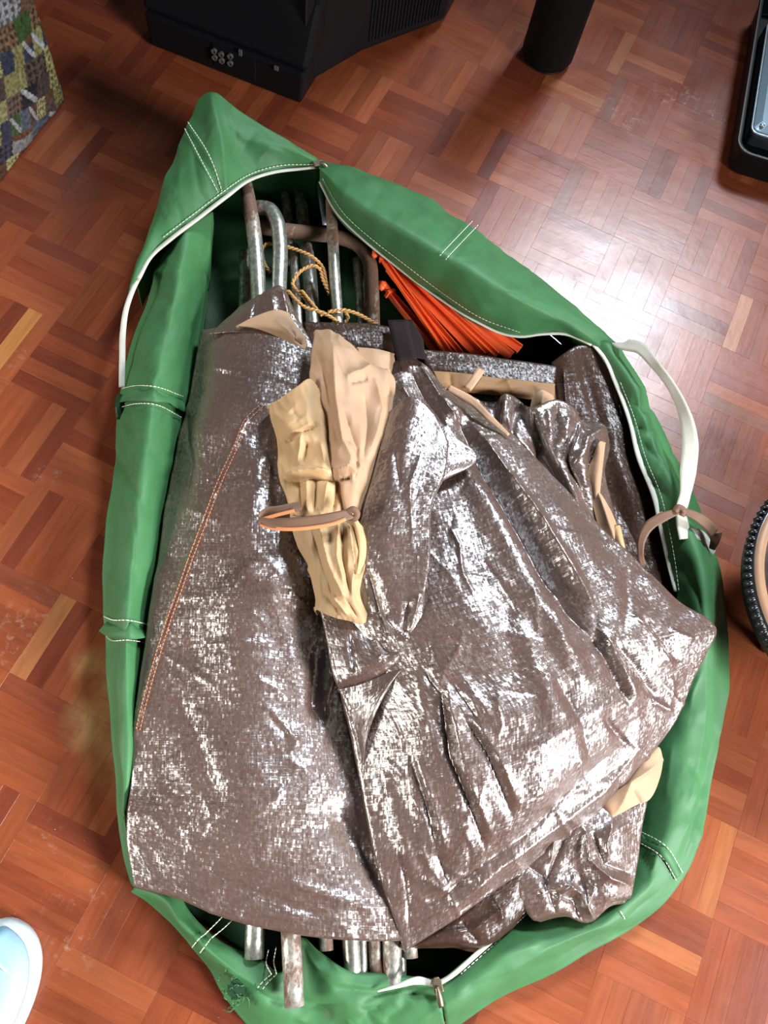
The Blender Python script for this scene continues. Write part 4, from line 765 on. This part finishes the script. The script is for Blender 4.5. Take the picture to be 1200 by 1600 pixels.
tt = ribbon('tie_tape', [W(470, 790, .185), W(440, 797, .188), W(412, 803, .190), W(405, 810, .192)], [.011, .012, .012, .010], BRTAPE, sl, [20, 20, 30, 60], 40, .0012, 4)
ribbon('tie_tape', [W(405, 811, .193), W(420, 816, .198), W(450, 818, .207), W(490, 815, .212), W(525, 809, .213), W(550, 802, .210)], [.008, .013, .0145, .015, .015, .013], BRTAPE, sl, [30, 0, -4, -6, -6, 0], 50, .0012, 4)
for q in ([W(406, 819, .1945), W(420, 824, .1985), W(450, 827, .2075), W(490, 824, .2125), W(525, 817, .2135), W(540, 811, .2125)], [W(408, 812, .1915), W(432, 805, .190), W(460, 798, .188)]):
    ov = ribbon('overlock_edge', q, .0042, OTHREAD, tt, 0, 40, .0016, 2)
tube('knot', [W(543, 800, .208), W(552, 796, .213), W(558, 802, .211), W(554, 810, .207), W(546, 808, .206)], .0042, BRTAPE, sl, 8, 24)
settle(sl)

# ------------------------------------------------------------------ tie tape on the handle
tp = thing('tie_tape', 'brown hem tape knotted round the white handle on the right', 'tape')
ribbon('band', [W(1005, 884, .09), W(1001, 866, .105), W(1003, 842, .118), W(1014, 822, .126), W(1036, 808, .132), W(1060, 799, .135)], [.008, .008, .011, .014, .013, .008], BRTAPE, tp, [25, 35, 10, 0, 0, 0], 50, .0012, 4)
ribbon('band', [W(1062, 798, .135), W(1080, 803, .134), W(1100, 815, .128), W(1117, 833, .12)], [.008, .012, .015, .018], BRTAPE, tp, [0, -5, -10, -10], 30, .0012, 4)
ribbon('tail', [W(1119, 832, .119), W(1117, 845, .108), W(1112, 858, .096)], [.018, .012, .008], BRTAPE, tp, [-10, -40, -40], 16, .0012, 3)
dashes('stitching', [W(1012, 815, .121), W(1024, 806, .126), W(1034, 800, .13)], OTHREAD, tp, .0009, .003, .12)
tube('knot', [W(1054, 800, .134), W(1060, 793, .137), W(1068, 798, .136), W(1064, 806, .132)], .0045, BRTAPE, tp, 8, 20)
settle(tp)

# ------------------------------------------------------------------ television (its back)
tv = thing('television', 'black boxy television seen from behind, rows of sockets, standing by the bag tip', 'television')
a0, a1, a2, a3 = W(236, 74, 0)[:2], W(470, 166, 0)[:2], W(566, 90, 0)[:2], W(692, 42, 0)[:2]
dx = (a1 - a0) / np.linalg.norm(a1 - a0); dn = np.array([-dx[1], dx[0]])
if dn @ (a2 - a1) < 0: dn = -dn
def P3(p, z): return (p[0], p[1], z)
wid = np.linalg.norm(a1 - a0)
def q(u, v): return a0 + dx * u + dn * v
# base ledge with the sockets, then the sloping housing, its unseen top raised to shade the floor
solid('base_ledge', [[P3(q(0, 0), .004), P3(q(wid, 0), .004), P3(q(wid, .30), .004), P3(q(0, .30), .004)], [P3(q(-.004, .002), .066), P3(q(wid + .004, .002), .066), P3(q(wid + .004, .30), .066), P3(q(-.004, .30), .066)]], BLACKPL, tv, .005)
solid('housing', [[P3(q(-.01, .006), .068), P3(q(wid + .006, .006), .068), P3(q(wid + .006, .32), .068), P3(q(-.01, .32), .068)], [P3(q(-.01, .05), .16), P3(q(wid + .01, .05), .16), P3(q(wid + .03, .34), .16), P3(q(-.03, .34), .16)], [P3(q(-.02, .10), .40), P3(q(wid + .02, .10), .40), P3(q(wid + .04, .36), .64), P3(q(-.05, .36), .64)]], BLACKPL, tv, .008)
w3 = a3 - a2
fr = solid('side_housing', [[P3(p, z) for p in (q(wid - .01, .03), a2, a3, a3 + dn * .3, q(wid - .01, .32))] for z in (.012, .60)], BLACKPL, tv, .008)
for k in range(22):                                       # ribs of the vent on the side housing
    t = .06 + k * .04; p = a2 + w3 * t; n2 = np.array([w3[1], -w3[0]]); n2 /= np.linalg.norm(n2)
    if n2 @ dn > 0: n2 = -n2
    e = w3 / np.linalg.norm(w3) * .0011
    solid('vent_rib', [[P3(p - e, .03), P3(p + e, .03), P3(p + e + n2 * .002, .03), P3(p - e + n2 * .002, .03)], [P3(p - e, .2), P3(p + e, .2), P3(p + e + n2 * .002, .2), P3(p - e + n2 * .002, .2)]], BLACKMAT, tv)
pn = solid('socket_panel', [[P3(q(.125, -.0015), .016), P3(q(.205, -.0015), .016), P3(q(.205, .003), .016), P3(q(.125, .003), .016)], [P3(q(.125, -.0015), .060), P3(q(.205, -.0015), .060), P3(q(.205, .003), .060), P3(q(.125, .003), .060)]], BLACKMAT, tv, .001)
def on_back(x, y):                                        # point of the rear face seen in that direction
    d = FW + (x - 600.0) / FOC * RT - (y - 800.0) / FOC * UP; o = np.array([0, 0, H]); n = np.array([dn[0], dn[1], 0])
    t = ((np.array([*a0, 0]) - o) @ n) / (d @ n); return o + d * t
SOCK = plain('socket_ring', (.22, .22, .20), .35, .7)
n3 = np.array([dn[0], dn[1], 0]); e1 = np.array([dx[0], dx[1], 0]); e2 = np.array([0, 0, 1.])
for (x, y) in ((336, 78), (337, 88), (347, 83), (348, 93), (361, 86), (361, 97)):
    c = on_back(x, y) - n3 * .0015; V, F = [], []
    rings = [[c - n3 * h + (e1 * math.cos(t) + e2 * math.sin(t)) * r for t in np.linspace(0, 6.2832, 16, endpoint=False)] for r, h in ((.0052, 0), (.0052, .004), (.0030, .004), (.0030, .001))]
    for r_ in rings: V.extend(r_)
    for i in range(3):
        for k in range(16): F.append((i*16+k, i*16+(k+1) % 16, (i+1)*16+(k+1) % 16, (i+1)*16+k))
    F.append(tuple(range(48, 64)))
    o = link('socket', mesh_from(V, F, smooth=False), SOCK, pn)
def plate(name, x, y, hw, hh, m, par):
    c = on_back(x, y); L = [c + e1*a*hw + e2*b*hh for a, b in ((-1, -1), (1, -1), (1, 1), (-1, 1))]
    return solid(name, [[p + n3 * .001 for p in L], [p - n3 * .0025 for p in L]], m, par, .0006)
plate('connector', 376, 82, .003, .006, SOCK, tv); plate('jack', 432, 106, .004, .004, SOCK, tv)
for (x, y) in ((322, 40), (443, 83)):
    c = W(x, y, .0705); ex = dx * .018; L = [(c[0] + ex[0]*a + dn[0]*b*.002, c[1] + ex[1]*a + dn[1]*b*.002) for a, b in ((-.5, -1), (.5, -1), (.5, 1), (-.5, 1))]
    solid('embossed_mark', [[(*p, .066) for p in L], [(*p, .071) for p in L]], plain('worn_grey', (.05, .05, .05), .5), tv)
settle(tv)

# ------------------------------------------------------------------ black post
pl, pr = W(813, 84, 0)[:2], W(893, 96, 0)[:2]
pc = (pl + pr) / 2; pr_ = np.linalg.norm(pr - pl) / 2 * .985
post = thing('black_post', 'round black post standing on the floor between television and crate', 'post')
lathe('column', [(0, .001), (pr_ - .012, .001), (pr_ - .005, .004), (pr_, .014), (pr_, .45), (pr_ - .004, .455), (0, .455)], pc, BLACKMAT, post)
lathe('foot_ring', [(pr_ - .014, .0), (pr_ - .006, .0), (pr_ - .005, .003), (pr_ - .014, .003)], pc, BLACKPL, post)
settle(post)

# ------------------------------------------------------------------ black crate at the right edge, with a device in it
c0 = W(1129, 270, 0)[:2]; c1 = W(1171, 20, 0)[:2]
ey = (c1 - c0) / np.linalg.norm(c1 - c0); ex = np.array([ey[1], -ey[0]])
def rrect(u0, u1, v0, v1, r, z, n=5):
    out = []
    for cx, cy, s in ((u1 - r, v1 - r, 0), (u0 + r, v1 - r, 1), (u0 + r, v0 + r, 2), (u1 - r, v0 + r, 3)):
        for k in range(n):
            t = (s + k / (n - 1)) * math.pi / 2; p = c0 + ex * (cx + r * math.cos(t)) + ey * (cy + r * math.sin(t)); out.append((p[0], p[1], z))
    return out
crate = thing('storage_tray', 'black plastic tray with rounded rim at the right edge of the floor', 'tray')
solid('tray_body', [rrect(.006, .30, .006, .42, .022, .002), rrect(0, .306, 0, .426, .026, .046), rrect(-.003, .309, -.003, .429, .028, .050), rrect(-.003, .309, -.003, .429, .028, .056), rrect(.004, .302, .004, .422, .024, .056), rrect(.010, .296, .010, .416, .022, .020)], BLACKPL, crate, .0015, False)
tube('rim_bead', np.array(rrect(-.002, .308, -.002, .428, .027, .057, 7) + rrect(-.002, .308, -.002, .428, .027, .057, 7)[:1]), .0013, plain('worn_plastic_edge', (.12, .12, .12), .35), crate, 6)
settle(crate)
DEV = plain('blue_grey_metal', (.20, .28, .34), .3, .35); dv = thing('metal_case', 'blue grey metal case with a pale edge, lying in the black tray', 'case')
solid('case_body', [rrect(.020, .20, .060, .36, .012, .021), rrect(.020, .20, .060, .36, .012, .044)], plain('charcoal_case', (.03, .035, .04), .4), dv, .002)
solid('lid', [rrect(.024, .196, .064, .356, .012, .0445), rrect(.024, .196, .064, .356, .012, .050), rrect(.036, .184, .080, .34, .010, .056)], DEV, dv, .0015)
tube('lid_edge', np.array(rrect(.022, .198, .062, .358, .013, .047, 7) + rrect(.022, .198, .062, .358, .013, .047, 7)[:1]), .0022, plain('pale_steel_edge', (.45, .52, .55), .3, .6), dv, 6)
pp = rrect(.036, .037, .075, .076, .0004, .055)[0]; lathe('rivet', [(0, .054), (.004, .054), (.004, .0565), (.0028, .058), (0, .058)], (pp[0], pp[1]), CHROME, dv, 14)
settle(dv)

# ------------------------------------------------------------------ round stool at the right edge
ZS = .16
def circ3(p1, p2, p3):
    ax, ay = p1[:2]; bx, by = p2[:2]; cx, cy = p3[:2]; d = 2 * (ax*(by-cy) + bx*(cy-ay) + cx*(ay-by))
    ux = ((ax*ax+ay*ay)*(by-cy) + (bx*bx+by*by)*(cy-ay) + (cx*cx+cy*cy)*(ay-by)) / d; uy = ((ax*ax+ay*ay)*(cx-bx) + (bx*bx+by*by)*(ax-cx) + (cx*cx+cy*cy)*(bx-ax)) / d
    return np.array([ux, uy]), math.hypot(ux - ax, uy - ay)
sc, sR = circ3(W(1200, 792, ZS), W(1174, 905, ZS), W(1200, 990, ZS))
st = thing('round_stool', 'round stool with wooden ring and black beaded edge at the right edge', 'stool')
BEAD = plain('black_rubber', (.012, .013, .015), .3)
lathe('seat_ring', [(sR - .026, ZS - .006), (sR - .006, ZS - .008), (sR - .004, ZS - .002), (sR - .006, ZS + .002), (sR - .015, ZS + .003), (sR - .018, ZS + .001), (sR - .020, ZS - .004)], sc, plain('honey_wood', (.27, .145, .075), .5, nscale=20, namp=.15), st, 96)
lathe('inset', [(0, ZS - .002), (sR - .019, ZS - .002), (sR - .019, ZS - .010), (0, ZS - .010)], sc, plain('grey_inset', (.12, .11, .12), .22, .2, nscale=25, namp=.3), st, 96)
V, F = [], []; nb = max(60, int(2 * math.pi * sR / .0105))
lathe('edge_band', [(sR - .006, ZS - .03), (sR - .002, ZS - .03), (sR - .001, ZS - .015), (sR - .002, ZS), (sR - .006, ZS)], sc, BEAD, st, 96)
for k in range(nb):
    t = 2 * math.pi * k / nb; c = np.array([sc[0] + sR * math.cos(t), sc[1] + sR * math.sin(t), ZS - .006]); tr_ = np.array([-math.sin(t), math.cos(t), 0]); rd = np.array([math.cos(t), math.sin(t), 0])
    P = [c - rd * .002 + np.array([0, 0, .005]), c + rd * .0015 + np.array([0, 0, .002]), c + rd * .002 + np.array([0, 0, -.004]), c - rd * .001 + np.array([0, 0, -.012])]
    tube_mesh(V, F, P, [.002, .0042, .0042, .002], 7)
tag(link('edge_beads', mesh_from(V, F), BEAD, st), kind='stuff')
for k in range(4):
    t = math.pi / 4 + k * math.pi / 2; p = sc + np.array([math.cos(t), math.sin(t)]) * sR * .55; p2 = sc + np.array([math.cos(t), math.sin(t)]) * sR * .5
    tube('leg', [(p[0], p[1], ZS - .009), (p2[0], p2[1], .0)], [.014, .010], plain('dark_stool_leg', (.06, .03, .02), .5), st, 12)
settle(st)

# ------------------------------------------------------------------ printed carrier bag, upper left
sb = thing('carrier_bag', 'carrier bag printed with a collage of houses, upper left corner', 'bag')
b0, b1 = W(100, 157, 0)[:2], W(0, 284, 0)[:2]; bd = (b1 - b0) / np.linalg.norm(b1 - b0); bn = np.array([bd[1], -bd[0]])
if bn[0] > 0: bn = -bn
def paint(u, v):
    """flat print: (u along the base, v up) -> colour; a collage of house fronts, roofs, lawns and roads"""
    cols = [(.30, .27, .11), (.04, .05, .08), (.05, .11, .03), (.17, .10, .06), (.30, .30, .30), (.10, .13, .16), (.10, .05, .03), (.36, .32, .15), (.14, .09, .07), (.02, .02, .025), (.08, .06, .05)]
    uu = u + .25 * v; vv = v - .3 * u + .004 * math.sin(u * 30)
    j = math.floor(vv / .036); bw = .026 + ((j * 37) % 11) * .004; uu += ((j * 53) % 17) * .004; i = math.floor(uu / bw); h = (i * 7349 + j * 9151 + (i * j) * 313) % 97
    c = cols[h % len(cols)]; fu, fv = uu / bw - i, vv / .036 - j
    if h % 3 == 0:                                        # window grid of a house front
        c = tuple(x * (.35 if (fu * 4) % 1 < .5 and (fv * 3) % 1 < .6 else 1.3) for x in c)
    elif h % 3 == 1 and abs(fu - fv) < .18: c = (.45, .46, .46)
    elif h % 4 == 2 and fv > .6 + .3 * abs(fu - .5): c = (.16, .07, .04)
    n = float(pnoise(np.array([uu * 160]), np.array([vv * 160]), 5)[0]); k = .75 + .6 * n
    return tuple(max(0.002, x * k * .6) for x in c)
LB, HB, DB = .30, .34, .13
def collage(name, o0, du_, length, lean):
    nu_, nv_ = 110, 120; V, F, C = [], [], []
    for j in range(nv_ + 1):
        for i in range(nu_ + 1):
            u, v = i / nu_ * length, j / nv_ * HB; bulge = .010 * math.sin(math.pi * i / nu_) * math.sin(math.pi * min(1, j / nv_ * 1.1)) + .004 * float(pnoise(np.array([u * 18]), np.array([v * 18]), 9)[0])
            p = o0 + du_ * u + lean * (bulge - .0); V.append((p[0], p[1], .002 + v)); C.append((*paint(u, v), 1))
    for j in range(nv_):
        for i in range(nu_): k = j * (nu_ + 1) + i; F.append((k, k + 1, k + nu_ + 2, k + nu_ + 1))
    me = mesh_from(V, F); a = me.attributes.new('print', 'FLOAT_COLOR', 'POINT'); a.data.foreach_set('color', np.array(C).ravel())
    o = link(name, me, PRINT, sb); s = o.modifiers.new('thickness', 'SOLIDIFY'); s.thickness = .0015; return o
PRINT, nt, bb = mat('collage_print'); at = nd(nt, 'ShaderNodeAttribute', attribute_name='print'); nt.links.new(at.outputs['Color'], bb.inputs['Base Color']); setin(bb, Roughness=.4)
collage('front_panel', b0, bd, LB, -bn); collage('side_panel', b0 + bn * DB, -bn, DB, -bd); collage('back_panel', b0 + bn * DB, bd, LB, bn); collage('side_panel', b0 + bd * LB, bn, DB, bd)
solid('base', [[(*(b0 + bn * .004), .001), (*(b0 + bd * LB + bn * .004), .001), (*(b0 + bd * LB + bn * DB), .001), (*(b0 + bn * DB), .001)], [(*(b0 + bn * .004), .004), (*(b0 + bd * LB + bn * .004), .004), (*(b0 + bd * LB + bn * DB), .004), (*(b0 + bn * DB), .004)]], BLACKPL, sb)
settle(sb)

# ------------------------------------------------------------------ trainer, lower left
sn = thing('sneaker', 'toe of a pale blue and lilac sneaker with white sole, lower left', 'shoe')
# half outline in shoe axes: toe at t = 0; (t, half width right, half width left)
tip = W(14, 1437, .03)[:2]; back = W(-70, 1700, .03)[:2]; ax_ = (back - tip) / np.linalg.norm(back - tip); sx_ = np.array([-ax_[1], ax_[0]])
if sx_[0] < 0: sx_ = -sx_
PRO = [(0, .004, .004), (.004, .018, .016), (.012, .030, .026), (.028, .042, .036), (.05, .049, .041), (.075, .0505, .043), (.105, .047, .040), (.14, .040, .036), (.18, .035, .033), (.22, .034, .033), (.25, .030, .030), (.265, .018, .018), (.27, .004, .004)]
def shoe_loop(k, z, dt=0):
    R_ = [tip + ax_ * (t * (1 - dt * 2 / .27) + dt) + sx_ * max(.002, r - k) for t, r, l in PRO]; L_ = [tip + ax_ * (t * (1 - dt * 2 / .27) + dt) - sx_ * max(.002, l - k) for t, r, l in PRO]
    return crom(np.array([(*p, z) for p in R_ + L_[::-1]] + [(*R_[0], z)]), 90)[:-1]
SOLE = plain('white_sole', (.46, .52, .53), .5, nscale=20, namp=.03)
solid('sole', [shoe_loop(.004, .002, .003), shoe_loop(.0, .008), shoe_loop(-.001, .020), shoe_loop(.002, .030), shoe_loop(.008, .034, .006)], SOLE, sn, 0, True)
UPPER, nt, bb = mat('blue_lilac_mesh'); ge = nd(nt, 'ShaderNodeNewGeometry'); vm = nd(nt, 'ShaderNodeVectorMath', operation='DOT_PRODUCT'); nt.links.new(ge.outputs['Position'], vm.inputs[0]); vm.inputs[1].default_value = (sx_[0] * .75 + ax_[0] * .5, sx_[1] * .75 + ax_[1] * .5, 0)
base = (tip @ (sx_ * .75 + ax_ * .5)); f = ramp(nt, vm.outputs['Value'], base - .005, base + .075)
nt.links.new(mixc(nt, f, (.20, .43, .50), (.31, .29, .52)), bb.inputs['Base Color']); setin(bb, Roughness=.6)
tcn = nd(nt, 'ShaderNodeTexCoord'); nt.links.new(bump(nt, noise(nt, tcn.outputs['Object'], 900, 2), .2, .0005), bb.inputs['Normal'])
solid('upper', [shoe_loop(.006, .031, .006), shoe_loop(.0065, .040, .0075), shoe_loop(.010, .050, .012), shoe_loop(.019, .057, .022), shoe_loop(.032, .060, .042), shoe_loop(.044, .061, .06)], UPPER, sn, 0, True)
for t0, s0 in ((.040, .031), (.062, .034), (.088, .034)):
    P = [tip + ax_ * (t0 - .012) - sx_ * .022, tip + ax_ * (t0 - .008) - sx_ * .004, tip + ax_ * t0 + sx_ * .012, tip + ax_ * (t0 + .012) + sx_ * s0]
    ribbon('wave_line', [(*P[0], .0615), (*P[1], .0622), (*P[2], .0605), (*P[3], .053)], .0028, SOLE, sn, [0, 0, -12, -35], 24, .001, 2)
ribbon('toe_rand', [(*(tip + ax_ * .085 + sx_ * .041), .036), (*(tip + ax_ * .12 + sx_ * .032), .046), (*(tip + ax_ * .16 + sx_ * .024), .056)], [.004, .008, .010], SOLE, sn, -40, 24, .002, 3)
settle(sn)
